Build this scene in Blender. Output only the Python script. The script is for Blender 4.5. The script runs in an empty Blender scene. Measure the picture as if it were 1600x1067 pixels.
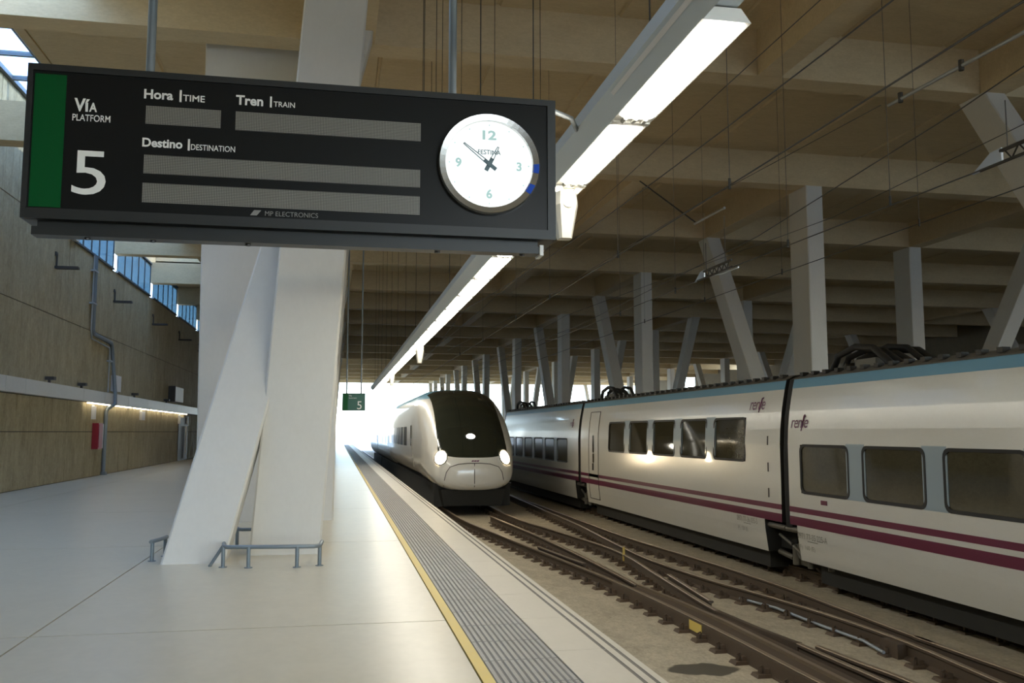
import bpy, bmesh, math, random
from mathutils import Vector, Matrix
random.seed(7)
C = bpy.context.scene.collection
SC = bpy.context.scene
PI = math.pi

# ------------------------------------------------------------------ camera, world, exposure
cd = bpy.data.cameras.new('camera'); cam = bpy.data.objects.new('camera', cd); C.objects.link(cam)
cam.location = (0, 0, 1.65)
cam.rotation_euler = (math.radians(90 + 5.7714), 0, math.radians(-11.0581))
cd.sensor_width = 36; cd.lens = 31.5; cd.clip_start = 0.05; cd.clip_end = 3000
SC.camera = cam

w = bpy.data.worlds.new('sky'); SC.world = w; w.use_nodes = True
nt = w.node_tree; nt.nodes.clear()
sk = nt.nodes.new('ShaderNodeTexSky'); sk.sky_type = 'NISHITA'; sk.sun_disc = False
sk.sun_elevation = math.radians(38); sk.sun_rotation = math.radians(120); sk.air_density = 1.0; sk.dust_density = 0.4; sk.ozone_density = 2.0
bg = nt.nodes.new('ShaderNodeBackground'); bg.inputs['Strength'].default_value = 0.6
wo = nt.nodes.new('ShaderNodeOutputWorld')
hz = nt.nodes.new('ShaderNodeBackground'); hz.inputs[0].default_value = (0.46, 0.72, 1.20, 1); hz.inputs[1].default_value = 1.45   # even high haze
ad = nt.nodes.new('ShaderNodeAddShader')
nt.links.new(sk.outputs[0], bg.inputs[0]); nt.links.new(bg.outputs[0], ad.inputs[0]); nt.links.new(hz.outputs[0], ad.inputs[1]); nt.links.new(ad.outputs[0], wo.inputs[0])

sl = bpy.data.lights.new('sun', 'SUN'); sl.energy = 2.2; sl.color = (1.0, 0.93, 0.82); sl.angle = math.radians(0.6)
so = bpy.data.objects.new('sun', sl); C.objects.link(so)
so.rotation_euler = Vector((-0.80, 0.08, -0.60)).to_track_quat('-Z', 'Y').to_euler()

vs = SC.view_settings
vs.view_transform = 'Standard'; vs.look = 'None'; vs.gamma = 1; vs.exposure = 0.9; vs.use_curve_mapping = False
SC.cycles.max_bounces = 10; SC.cycles.diffuse_bounces = 6; SC.cycles.glossy_bounces = 4; SC.cycles.transparent_max_bounces = 8
SC.cycles.sample_clamp_indirect = 6.0
SC.cycles.use_denoising = True
LAMP = 12.5

# ------------------------------------------------------------------ materials
def mat(name, col, rough=0.6, metal=0.0, noise=None, bump=None, emit=None, spec=0.5, coat=0.0, ior=1.5):
    """noise = (scale xyz, amount, second colour or None); bump = (scale xyz, strength)"""
    m = bpy.data.materials.new(name); m.use_nodes = True
    n = m.node_tree; b = n.nodes['Principled BSDF']
    b.inputs['Base Color'].default_value = (*col, 1); b.inputs['Roughness'].default_value = rough
    b.inputs['Metallic'].default_value = metal; b.inputs['Specular IOR Level'].default_value = spec
    b.inputs['IOR'].default_value = ior; b.inputs['Coat IOR'].default_value = max(1.5, ior)
    b.inputs['Coat Weight'].default_value = coat; b.inputs['Coat Roughness'].default_value = 0.04
    if emit:
        b.inputs['Emission Color'].default_value = (*emit[0], 1); b.inputs['Emission Strength'].default_value = emit[1]
    g = None
    def nz(scale, detail=5):
        nonlocal g
        g = g or n.nodes.new('ShaderNodeNewGeometry')
        mp = n.nodes.new('ShaderNodeMapping'); mp.inputs['Scale'].default_value = scale
        t = n.nodes.new('ShaderNodeTexNoise'); t.inputs['Scale'].default_value = 1; t.inputs['Detail'].default_value = detail
        t.inputs['Roughness'].default_value = 1.15
        n.links.new(g.outputs['Position'], mp.inputs['Vector']); n.links.new(mp.outputs[0], t.inputs['Vector'])
        return t
    if noise:
        sc, am, c2 = noise
        t = nz(sc); r = n.nodes.new('ShaderNodeValToRGB')
        r.color_ramp.elements[0].position = 0.3; r.color_ramp.elements[1].position = 0.72
        c2 = c2 or tuple(c * 0.55 for c in col)
        r.color_ramp.elements[0].color = tuple(c * (1 - am) + d * am for c, d in zip(col, c2)) + (1,)
        r.color_ramp.elements[1].color = (*col, 1)
        n.links.new(t.outputs['Fac'], r.inputs[0]); n.links.new(r.outputs[0], b.inputs['Base Color'])
    if bump:
        t = nz(bump[0], 8); bp = n.nodes.new('ShaderNodeBump'); bp.inputs['Strength'].default_value = bump[1]; bp.inputs['Distance'].default_value = 0.02
        n.links.new(t.outputs['Fac'], bp.inputs['Height']); n.links.new(bp.outputs[0], b.inputs['Normal'])
    return m

M = {}
M['floor'] = mat('polished_floor', (0.60, 0.54, 0.41), 0.30, noise=((0.5, 0.35, 1), 0.5, (0.46, 0.41, 0.30)), bump=((3, 3, 3), 0.02))
M['joint'] = mat('floor_joint', (0.12, 0.10, 0.08), 0.8)
M['yellow'] = mat('yellow_paint', (0.72, 0.52, 0.10), 0.5, noise=((3, 1.2, 1), 0.4, (0.6, 0.5, 0.25)))
M['tact_base'] = mat('tactile_base', (0.17, 0.16, 0.145), 0.7)
M['tact'] = mat('tactile_rib', (0.42, 0.40, 0.36), 0.55, noise=((1.5, 0.8, 1), 0.35, None))
M['coping'] = mat('coping', (0.66, 0.605, 0.50), 0.45, noise=((0.9, 0.5, 1), 0.35, (0.54, 0.49, 0.40)))
M['groove'] = mat('coping_groove', (0.20, 0.18, 0.15), 0.7)
M['wall'] = mat('board_concrete', (0.52, 0.44, 0.27), 0.8, noise=((1.3, 1.3, 0.45), 1.0, (0.26, 0.215, 0.12)), bump=((7, 7, 0.6), 0.5))
M['walljoint'] = mat('wall_joint', (0.08, 0.065, 0.04), 0.9)
M['roof'] = mat('roof_concrete', (0.66, 0.525, 0.32), 0.85, noise=((0.6, 1.6, 1.3), 1.0, (0.53, 0.41, 0.245)), bump=((5, 5, 5), 0.25))
M['column'] = mat('white_concrete', (0.66, 0.63, 0.57), 0.6, noise=((0.9, 0.9, 0.5), 0.25, (0.52, 0.49, 0.44)), bump=((9, 9, 9), 0.05))
M['bed'] = mat('track_slab', (0.56, 0.48, 0.34), 0.85, noise=((1.6, 0.9, 1), 1.0, (0.31, 0.26, 0.18)), bump=((6, 6, 6), 0.25))
M['rust'] = mat('rusty_steel', (0.115, 0.080, 0.052), 0.62, 0.25, noise=((9, 5, 9), 0.6, (0.08, 0.055, 0.035)))
M['railtop'] = mat('worn_railhead', (0.33, 0.25, 0.165), 0.42, 0.6, noise=((8, 1.5, 8), 0.5, None))
M['clip'] = mat('clip_iron', (0.085, 0.058, 0.036), 0.7, 0.2, noise=((14, 14, 14), 0.5, (0.16, 0.10, 0.055)))
M['signblack'] = mat('sign_black', (0.009, 0.0095, 0.010), 0.33, spec=0.22, noise=((1, 1, 1), 0.2, None))
M['signframe'] = mat('sign_frame', (0.022, 0.024, 0.025), 0.42, 0.2)
M['signgreen'] = mat('sign_green', (0.0, 0.07, 0.016), 0.45, spec=0.2)
M['white'] = mat('white_print', (0.75, 0.75, 0.73), 0.5)
M['dimprint'] = mat('grey_print', (0.22, 0.22, 0.21), 0.5)
M['chrome'] = mat('steel_rim', (0.55, 0.55, 0.54), 0.25, 0.95)
M['blue'] = mat('blue_mark', (0.02, 0.09, 0.55), 0.4)
M['dial'] = mat('lit_dial', (0.8, 0.8, 0.8), 0.5, emit=((0.93, 1.0, 1.0), 0.55))
M['numeral'] = mat('numeral', (0.22, 0.36, 0.35), 0.5, emit=((0.55, 0.75, 0.74), 0.27))
M['hand'] = mat('clock_hand', (0.10, 0.16, 0.19), 0.4)
M['galv'] = mat('galvanised', (0.42, 0.46, 0.50), 0.42, 0.55, noise=((12, 12, 12), 0.3, None))
M['bluepipe'] = mat('grey_pipe', (0.20, 0.235, 0.26), 0.42, 0.25)
M['lampbody'] = mat('lamp_housing', (0.50, 0.55, 0.58), 0.35, 0.35)
M['tray'] = mat('lamp_tray', (0.85, 0.85, 0.82), 0.4)
M['diffuser'] = mat('lamp_diffuser', (0.9, 0.9, 0.9), 0.5, emit=((1.0, 0.95, 0.82), LAMP))
M['socket'] = mat('lamp_socket', (0.35, 0.34, 0.31), 0.5)
M['speaker'] = mat('cream_plastic', (0.72, 0.68, 0.58), 0.45)
M['coach'] = mat('white_coach_paint', (0.76, 0.74, 0.67), 0.22, noise=((0.8, 0.8, 2.0), 0.16, (0.55, 0.51, 0.43)), coat=0.25, ior=2.3)
M['maroon'] = mat('maroon_stripe', (0.15, 0.022, 0.055), 0.35, coat=0.3)
M['band'] = mat('greyblue_band', (0.31, 0.38, 0.42), 0.35, coat=0.3)
M['roofblue'] = mat('blue_roof_edge', (0.17, 0.37, 0.52), 0.35, coat=0.3)
M['roofgrey'] = mat('coach_roof', (0.16, 0.15, 0.13), 0.7, noise=((3, 3, 3), 0.5, None))
M['rubber'] = mat('black_rubber', (0.014, 0.013, 0.012), 0.6)
M['pane'] = mat('dark_glass', (0.075, 0.064, 0.036), 0.05, spec=0.6, noise=((1.5, 0.9, 1.5), 0.5, (0.02, 0.018, 0.01)))  # brown of the reflected concrete is put into the base colour
M['under'] = mat('underframe', (0.014, 0.0135, 0.011), 0.75, noise=((4, 4, 4), 0.5, (0.028, 0.025, 0.018)))
M['steel'] = mat('dirty_steel', (0.20, 0.185, 0.15), 0.5, 0.5, noise=((10, 10, 10), 0.5, None))
M['wheel'] = mat('wheel_steel', (0.10, 0.085, 0.07), 0.45, 0.7)
M['seam'] = mat('door_seam', (0.07, 0.055, 0.05), 0.6)
M['lettergrey'] = mat('stencil_grey', (0.24, 0.23, 0.19), 0.6)
M['brand'] = mat('purple_lettering', (0.15, 0.04, 0.10), 0.5)
M['nose'] = mat('train_white', (0.76, 0.73, 0.66), 0.28, coat=0.6, noise=((1, 1, 1), 0.1, None))
M['screen'] = mat('windscreen', (0.018, 0.022, 0.016), 0.12, spec=0.5, coat=0.5)
M['head'] = mat('headlamp', (1, 1, 1), 0.4, emit=((1.0, 0.80, 0.50), 32))
M['headc'] = mat('headlamp_top', (1, 1, 1), 0.4, emit=((1.0, 0.92, 0.76), 26))
M['led'] = mat('lamp_ring', (0.2, 0.2, 0.2), 0.3, 0.6)
M['trunk'] = mat('pale_trunking', (0.60, 0.60, 0.58), 0.45, noise=((1.5, 0.7, 1), 0.2, None))
M['walltube'] = mat('wall_tube', (0.9, 0.9, 0.9), 0.5, emit=((1.0, 0.88, 0.66), 5.0))
M['red'] = mat('red_box', (0.28, 0.012, 0.025), 0.4)
M['plate'] = mat('white_plate', (0.72, 0.72, 0.74), 0.5)
M['dark'] = mat('dark_metal', (0.05, 0.045, 0.038), 0.55, 0.3)
M['wire'] = mat('contact_wire', (0.10, 0.095, 0.09), 0.5, 0.6)
M['wirelight'] = mat('tension_rod', (0.40, 0.40, 0.39), 0.4, 0.6)
M['alu'] = mat('aluminium', (0.55, 0.60, 0.68), 0.35, 0.6)
M['frame'] = mat('window_frame', (0.10, 0.115, 0.13), 0.5, 0.3)
M['ground'] = mat('outside_ground', (0.50, 0.44, 0.34), 0.9, noise=((0.1, 0.1, 1), 0.4, None))
M['greensign'] = mat('teal_panel', (0.01, 0.085, 0.06), 0.4)
M['rightwall'] = mat('far_wall', (0.23, 0.19, 0.125), 0.85, noise=((0.4, 0.4, 0.2), 0.5, None))

def glass_mat(name='clear_glazing', tint=(0.80, 0.86, 0.90, 1)):
    m = bpy.data.materials.new(name); m.use_nodes = True; n = m.node_tree; n.nodes.clear()
    o = n.nodes.new('ShaderNodeOutputMaterial'); mx = n.nodes.new('ShaderNodeMixShader')
    lw = n.nodes.new('ShaderNodeLayerWeight'); pw = n.nodes.new('ShaderNodeMath'); pw.operation = 'POWER'; pw.inputs[1].default_value = 4.5
    fr = n.nodes.new('ShaderNodeMath'); fr.operation = 'MULTIPLY_ADD'; fr.inputs[1].default_value = 0.5; fr.inputs[2].default_value = 0.04
    n.links.new(lw.outputs['Facing'], pw.inputs[0]); n.links.new(pw.outputs[0], fr.inputs[0])
    t = n.nodes.new('ShaderNodeBsdfTransparent'); t.inputs[0].default_value = tint
    g = n.nodes.new('ShaderNodeBsdfGlossy'); g.inputs['Roughness'].default_value = 0.05
    n.links.new(fr.outputs[0], mx.inputs[0]); n.links.new(t.outputs[0], mx.inputs[1]); n.links.new(g.outputs[0], mx.inputs[2])
    n.links.new(mx.outputs[0], o.inputs[0]); return m
M['glass'] = glass_mat(); M['blueglass'] = glass_mat('blue_tinted_glazing', (0.17, 0.225, 0.255, 1))

def display_mat():
    # unlit dot-matrix: fine grid of pale dots printed on a grey panel
    m = mat('dot_matrix', (0.16, 0.16, 0.14), 0.45); n = m.node_tree; b = n.nodes['Principled BSDF']
    g = n.nodes.new('ShaderNodeNewGeometry'); s = n.nodes.new('ShaderNodeSeparateXYZ'); n.links.new(g.outputs['Position'], s.inputs[0])
    outs = []
    for ax in ('X', 'Z'):
        k = n.nodes.new('ShaderNodeMath'); k.operation = 'MULTIPLY'; k.inputs[1].default_value = 1 / 0.0078
        f = n.nodes.new('ShaderNodeMath'); f.operation = 'FRACT'; c = n.nodes.new('ShaderNodeMath'); c.operation = 'GREATER_THAN'; c.inputs[1].default_value = 0.42
        n.links.new(s.outputs[ax], k.inputs[0]); n.links.new(k.outputs[0], f.inputs[0]); n.links.new(f.outputs[0], c.inputs[0]); outs.append(c)
    mu = n.nodes.new('ShaderNodeMath'); mu.operation = 'MULTIPLY'
    n.links.new(outs[0].outputs[0], mu.inputs[0]); n.links.new(outs[1].outputs[0], mu.inputs[1])
    mx = n.nodes.new('ShaderNodeMix'); mx.data_type = 'RGBA'
    mx.inputs['A'].default_value = (0.06, 0.06, 0.055, 1); mx.inputs['B'].default_value = (0.30, 0.295, 0.26, 1)
    n.links.new(mu.outputs[0], mx.inputs['Factor']); n.links.new(mx.outputs['Result'], b.inputs['Base Color'])
    return m
M['display'] = display_mat()

def bed_stain():
    # one oil stain of its own shape on the track slab
    m = M['bed']; n = m.node_tree; b = n.nodes['Principled BSDF']; src = b.inputs['Base Color'].links[0].from_socket
    g = n.nodes.new('ShaderNodeNewGeometry'); mp = n.nodes.new('ShaderNodeVectorMath'); mp.operation = 'SUBTRACT'; mp.inputs[1].default_value = (4.0, 9.6, -0.95)
    n.links.new(g.outputs['Position'], mp.inputs[0])
    ms = n.nodes.new('ShaderNodeVectorMath'); ms.operation = 'MULTIPLY'; ms.inputs[1].default_value = (2.5, 3.6, 0); n.links.new(mp.outputs[0], ms.inputs[0])
    ns = n.nodes.new('ShaderNodeTexNoise'); ns.inputs['Scale'].default_value = 3.0; n.links.new(g.outputs['Position'], ns.inputs['Vector'])
    ln = n.nodes.new('ShaderNodeVectorMath'); ln.operation = 'LENGTH'; n.links.new(ms.outputs[0], ln.inputs[0])
    ad = n.nodes.new('ShaderNodeMath'); ad.operation = 'ADD'; n.links.new(ln.outputs['Value'], ad.inputs[0]); n.links.new(ns.outputs['Fac'], ad.inputs[1])
    r = n.nodes.new('ShaderNodeMapRange'); r.inputs['From Min'].default_value = 1.36; r.inputs['From Max'].default_value = 1.48; n.links.new(ad.outputs[0], r.inputs['Value'])
    mx = n.nodes.new('ShaderNodeMix'); mx.data_type = 'RGBA'; mx.inputs['A'].default_value = (0.085, 0.07, 0.045, 1)
    n.links.new(r.outputs[0], mx.inputs['Factor']); n.links.new(src, mx.inputs['B']); n.links.new(mx.outputs['Result'], b.inputs['Base Color'])
bed_stain()

# ------------------------------------------------------------------ builders
class MB:
    def __init__(s): s.v = []; s.f = []; s.mi = []; s.sm = []
    def add(s, vs, fs, mi=0, smooth=False):
        o = len(s.v); s.v += [tuple(p) for p in vs]
        for f in fs: s.f.append([i + o for i in f]); s.mi.append(mi); s.sm.append(smooth)
        return s
    def box(s, x0, x1, y0, y1, z0, z1, mi=0):
        return s.hexa([(x0, y0, z0), (x1, y0, z0), (x1, y1, z0), (x0, y1, z0)], [(x0, y0, z1), (x1, y0, z1), (x1, y1, z1), (x0, y1, z1)], mi)
    def hexa(s, b, t, mi=0):
        n = len(b)
        return s.add(list(b) + list(t), [list(range(n))[::-1], list(range(n, 2 * n))] + [[i, (i + 1) % n, n + (i + 1) % n, n + i] for i in range(n)], mi)
    def chamfer_column(s, bx, by, tx, ty, z0, z1, c=0.025, base=None):
        """prism from rectangle (bx,by) at z0 to (tx,ty) at z1 with chamfered arrises"""
        def ring(x, y, z):
            x0, x1 = x; y0, y1 = y
            return [(x0 + c, y0, z), (x1 - c, y0, z), (x1, y0 + c, z), (x1, y1 - c, z), (x1 - c, y1, z), (x0 + c, y1, z), (x0, y1 - c, z), (x0, y0 + c, z)]
        return s.hexa(ring(bx, by, z0), ring(tx, ty, z1))
    def tube(s, pts, r, n=8, mi=0, cap=True):
        pts = [Vector(p) for p in pts]; rings = []
        prev = None
        for i, p in enumerate(pts):
            d = (pts[min(i + 1, len(pts) - 1)] - pts[max(i - 1, 0)]).normalized()
            if prev is None:
                a = d.orthogonal().normalized()
            else:
                a = (prev - d * prev.dot(d)).normalized()
            prev = a; b = d.cross(a)
            rings.append([p + a * (r * math.cos(2 * PI * k / n)) + b * (r * math.sin(2 * PI * k / n)) for k in range(n)])
        vs = [q for rg in rings for q in rg]; fs = []
        for i in range(len(pts) - 1):
            for k in range(n): fs.append([i * n + k, i * n + (k + 1) % n, (i + 1) * n + (k + 1) % n, (i + 1) * n + k])
        s.add(vs, fs, mi, True)
        if cap: s.add(rings[0], [list(range(n))[::-1]], mi); s.add(rings[-1], [list(range(n))], mi)
        return s
    def disc(s, c, axis, r, h, n=24, mi=0, prof=None):
        """lathe round an axis from c; prof = [(radius, offset)...]"""
        axis = Vector(axis).normalized(); a = axis.orthogonal().normalized(); b = axis.cross(a); c = Vector(c)
        prof = prof or [(0, 0), (r, 0), (r, h), (0, h)]
        vs = []; fs = []
        for (rr, off) in prof:
            for k in range(n):
                vs.append(c + axis * off + a * (rr * math.cos(2 * PI * k / n)) + b * (rr * math.sin(2 * PI * k / n)))
        for i in range(len(prof) - 1):
            for k in range(n): fs.append([i * n + k, i * n + (k + 1) % n, (i + 1) * n + (k + 1) % n, (i + 1) * n + k])
        return s.add(vs, fs, mi)
    def sweep(s, pts, prof, mi=0, caps=True):
        """profile [(across, up)...] swept along a polyline in XY (tangent mostly +Y)"""
        pts = [Vector(p) for p in pts]; n = len(prof); vs = []; fs = []
        for i, p in enumerate(pts):
            d = (pts[min(i + 1, len(pts) - 1)] - pts[max(i - 1, 0)]); d.z = 0; d.normalize()
            side = Vector((d.y, -d.x, 0))
            for a, u in prof: vs.append(p + side * a + Vector((0, 0, u)))
        for i in range(len(pts) - 1):
            for k in range(n): fs.append([i * n + k, i * n + (k + 1) % n, (i + 1) * n + (k + 1) % n, (i + 1) * n + k])
        if caps: fs += [list(range(n))[::-1], list(range((len(pts) - 1) * n, len(pts) * n))]
        return s.add(vs, fs, mi)
    def build(s, name, m, parent=None, origin=None):
        off = Vector(parent['_o']) if parent is not None else Vector(origin or (0, 0, 0))
        me = bpy.data.meshes.new(name)
        me.from_pydata([(p[0] - off[0], p[1] - off[1], p[2] - off[2]) for p in s.v], [], s.f)
        ms = m if isinstance(m, (list, tuple)) else [m]
        for q in ms: me.materials.append(M[q])
        me.polygons.foreach_set('material_index', s.mi); me.polygons.foreach_set('use_smooth', s.sm)
        b = bmesh.new(); b.from_mesh(me); bmesh.ops.recalc_face_normals(b, faces=b.faces); b.to_mesh(me); b.free()
        o = bpy.data.objects.new(name, me); C.objects.link(o); o['_o'] = list(off)
        if parent is not None: o.parent = parent
        else: o.location = off
        return o

def thing(name, label, cat, loc=(0, 0, 0), group=None):
    o = bpy.data.objects.new(name, None); C.objects.link(o); o.location = loc; o['_o'] = list(loc)
    o.empty_display_size = 0.2
    return tag(o, label, cat, group)
def tag(o, label, cat, group=None):
    o['label'] = label; o['category'] = cat
    if group: o['group'] = group
    return o
def struct(o):
    o['kind'] = 'structure'; return o
def base(name, loc=(0, 0, 0)):
    o = bpy.data.objects.new(name, None); C.objects.link(o); o.location = loc; o['_o'] = list(loc); return struct(o)
def place(me, name, parent, loc, rotz=0):
    o = bpy.data.objects.new(name, me); C.objects.link(o); o.parent = parent
    po = Vector(parent['_o']); o.location = Vector(loc) - po; o.rotation_euler = (0, 0, rotz); o['_o'] = list(loc); return o
def mesh_only(mb, name, m):
    o = mb.build(name, m); me = o.data; bpy.data.objects.remove(o); return me

def text_mesh(body, size, bold=0.0, shear=0.0, align='LEFT', spacing=1.0):
    cu = bpy.data.curves.new('text', 'FONT'); cu.body = body; cu.size = size; cu.offset = bold; cu.shear = shear
    cu.align_x = align; cu.space_character = spacing; cu.resolution_u = 4
    o = bpy.data.objects.new('text', cu); C.objects.link(o)
    bpy.context.view_layer.update()
    me = bpy.data.meshes.new_from_object(o.evaluated_get(bpy.context.evaluated_depsgraph_get()))
    pts = [v.co.copy() for v in me.vertices]; fs = [list(p.vertices) for p in me.polygons]
    bpy.data.objects.remove(o); bpy.data.curves.remove(cu); bpy.data.meshes.remove(me)
    return pts, fs
def text_fit(mb, body, fn, x0, z0, width=None, height=None, **k):
    """lettering mapped through fn(s, t) -> point; scaled to the given width and cap height"""
    pts, fs = text_mesh(body, 1.0, **k)
    xa = min(p.x for p in pts); xb = max(p.x for p in pts); za = min(p.y for p in pts); zb = max(p.y for p in pts)
    sz = height / 0.73 if height else width / (xb - xa)
    sx = width / (xb - xa) if width else sz
    mb.add([fn(x0 + (p.x - xa) * sx, z0 + p.y * sz) for p in pts], fs)
    return mb
ORD = 'first second third fourth fifth sixth seventh eighth ninth tenth eleventh twelfth thirteenth fourteenth fifteenth sixteenth seventeenth eighteenth nineteenth twentieth'.split()
ORD += ['twenty-' + o for o in ORD[:9]]

BY = [16.15 + 7.25 * k for k in range(-5, 17)]       # near faces of the roof beams
ZB, ZS = 8.80, 9.75                                   # beam soffit, slab soffit
Y0, Y1 = -22.0, 133.0
XR = 46.0
TOP = -0.76; BED = -0.95

# ------------------------------------------------------------------ ground, platform, track slab
g = MB().box(-300, 400, -300, 900, -1.4, -1.02).build('ground', 'ground'); struct(g)

fl = base('floor')
MB().box(-8.9, 0.985, Y0, 122, -1.0, -0.012).box(0.985, 2.0, Y0, 122, -1.0, -0.034).build('platform_base', 'joint', fl)
xs = [-8.9, -7.2, -2.405, 0.985]; ys = [Y0, -14, -8, -2, 2.1, 8.06, 14.0, 20, 26, 32, 38, 44, 50, 56, 62, 68, 74, 82, 90, 98, 106, 114, 122]
for i in range(len(xs) - 1):
    for j in range(len(ys) - 1):
        e = 0.008
        MB().hexa([(xs[i] + e, ys[j] + e, -0.012), (xs[i + 1] - e, ys[j] + e, -0.012), (xs[i + 1] - e, ys[j + 1] - e, -0.012), (xs[i] + e, ys[j + 1] - e, -0.012)],
                  [(xs[i] + e, ys[j] + e, 0), (xs[i + 1] - e, ys[j] + e, 0), (xs[i + 1] - e, ys[j + 1] - e, 0), (xs[i] + e, ys[j + 1] - e, 0)]).build('floor_slab', 'floor', fl)
MB().box(0.990, 1.072, Y0, 122, -0.03, 0.002).build('yellow_line', 'yellow', fl)

def tactile(L):
    mb = MB().box(0, 0.565, 0.002, L - 0.002, -0.034, -0.009, 0)
    for k in range(12):
        x = 0.006 + k * 0.0468
        mb.hexa([(x, 0.004, -0.009), (x + 0.034, 0.004, -0.009), (x + 0.034, L - 0.004, -0.009), (x, L - 0.004, -0.009)],
                [(x + 0.004, 0.008, 0.001), (x + 0.030, 0.008, 0.001), (x + 0.030, L - 0.008, 0.001), (x + 0.004, L - 0.008, 0.001)], 1)
    return mesh_only(mb, 'tactile_tile', ['tact_base', 'tact'])
ts, tl = tactile(0.6), tactile(6.0)
for k in range(70): place(ts, 'tactile_tile', fl, (1.075, 3.0 + 0.6 * k, 0))
for k in range(12): place(tl, 'tactile_tile', fl, (1.075, 45.0 + 6 * k, 0))
for k in range(4): place(tl, 'tactile_tile', fl, (1.075, -21 + 6 * k, 0))
def coping(L):
    mb = MB(); e = 0.0025
    prof = [(0, 0), (0.385, 0), (0.388, -0.006), (0.412, -0.006), (0.415, 0), (0.468, 0), (0.471, -0.006), (0.495, -0.006), (0.498, 0), (0.548, 0), (0.560, -0.010), (0.560, -0.16), (0, -0.16)]
    n = len(prof); vs = [(x, e, z) for x, z in prof] + [(x, L - e, z) for x, z in prof]
    for k in range(n):
        mb.add([vs[k], vs[(k + 1) % n], vs[n + (k + 1) % n], vs[n + k]], [[0, 1, 2, 3]], 1 if k in (1, 2, 3, 5, 6, 7) else 0)
    mb.add(vs, [list(range(n)), list(range(n, 2 * n))])
    return mesh_only(mb, 'coping_stone', ['coping', 'groove'])
cs, cl = coping(1.2), coping(6.0)
for k in range(38): place(cs, 'coping_stone', fl, (1.645, 2.0 + 1.2 * k, 0.0))
for k in range(12): place(cl, 'coping_stone', fl, (1.645, 47.6 + 6 * k, 0.0))
for k in range(4): place(cl, 'coping_stone', fl, (1.645, -22 + 6 * k, 0.0))

tb = struct(MB().box(2.0, 11.6, Y0, 128, -1.3, BED).build('track_bed_floor', 'bed'))
f2 = struct(MB().box(11.6, 16.4, Y0, 122, -1.0, 0).box(25.5, 31, Y0, 122, -1.0, 0).box(36, 39.5, Y0, 122, -1.0, 0).box(16.4, XR, Y0, 122, -1.3, BED).build('far_platform_floor', 'floor'))

# ------------------------------------------------------------------ left wall
wl = base('wall_left')
MB().box(-9.4, -8.93, Y0, 32.4, -1, 11.3).box(-9.4, -8.93, 32.4, 128, -1, 8.12).build('wall_core', 'walljoint', wl)
def panel(y0, y1, z0, z1):
    mb = MB(); e = 0.014; n = 9                      # board-marked face: narrow boards with small steps
    yy = [y0 + e + (y1 - y0 - 2 * e) * k / n for k in range(n + 1)]
    for k in range(n):
        d = random.uniform(0.0, 0.012)
        mb.box(-8.93, -8.905 + d, yy[k], yy[k + 1], z0 + e, z1 - e)
    return mb.build('concrete_panel', 'wall', wl)
y = 13.1
while y < 76:
    rows = [0, 1.66, 2.73, 5.35, 8.12] + ([11.3] if y + 2.5 < 32.8 else [])
    for a, b in zip(rows[:-1], rows[1:]): panel(y, min(y + 2.43, 200), a, b)
    y += 2.43
MB().box(-8.93, -8.90, Y0, 13.1, 0, 11.3).box(-8.93, -8.90, y, 128, 0, 8.12).build('plain_panel', 'wall', wl)
# clerestory above the low part of the wall: posts, sill and glazed bays
cz0, cz1 = 8.12, 9.75
bays = []
prevY = 32.4
for b in [q for q in BY if q > 33] + [Y1]:
    bays.append((prevY, b)); prevY = b + 0.6
MB().box(-9.15, -8.75, 31.9, 32.5, cz0, 11.3).build('end_post', 'column', wl)
for k, (a, b) in enumerate(bays[:8]):
    wn = base('window_%d' % (k + 1), (-8.9, a, cz0))
    fr = MB(); t = 0.05
    fr.box(-8.96, -8.84, a, b, cz0, cz0 + 0.07).box(-8.96, -8.84, a, b, cz1 - 0.07, cz1)
    fr.build('window_frame', 'frame', wn)
    n = 5
    for j in range(n + 1):
        yy = a + 0.04 + (b - a - 0.08) * j / n
        MB().box(-8.92, -8.88, yy - 0.03, yy + 0.03, cz0 + 0.07, cz1 - 0.07).build('mullion', 'frame', wn)
        if j < n:
            y2 = a + 0.04 + (b - a - 0.08) * (j + 1) / n
            MB().box(-8.905, -8.895, yy + 0.035, y2 - 0.035, cz0 + 0.07, cz1 - 0.07).build('pane', 'blueglass', wn)
# rooflight strip between the slab edge and the tall wall
sk_ = base('window_9', (-8.9, 16, 11.2))
ups = MB().box(-6.55, -6.35, 16.75, 46.4, 9.75, 11.2).box(-8.9, -6.35, 46.2, 46.5, 9.75, 11.2).box(-9.1, -8.9, 32.4, 46.5, 9.75, 11.2).build('upstand', 'roof', sk_)
fr = MB().box(-8.9, -8.78, 5, 46.4, 11.15, 11.28).box(-6.62, -6.35, 5, 46.4, 11.15, 11.28).build('kerb_frame', 'frame', sk_)
for j in range(25):
    yy = 5.2 + 1.7 * j
    MB().box(-8.8, -6.6, yy - 0.05, yy + 0.05, 11.14, 11.26).build('glazing_bar', 'frame', sk_)
    for xa, xb in ((-8.8, -7.72), (-7.66, -6.6)):
        if j < 24: MB().box(xa, xb, yy + 0.05, yy + 1.65, 11.19, 11.20).build('pane', 'glass', sk_)
MB().box(-7.72, -7.66, 5, 46.4, 11.12, 11.26).build('glazing_bar', 'frame', sk_)

# right wall; unseen end wall added and shaped to limit rear light
wr = struct(MB().box(XR, XR + 0.5, Y0, 92, -1.3, 10.2).box(XR, XR + 0.5, 96.5, 110.5, -1.3, 10.2).box(XR, XR + 0.5, 115, 125, -1.3, 10.2).build('wall_right', 'rightwall'))

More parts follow.
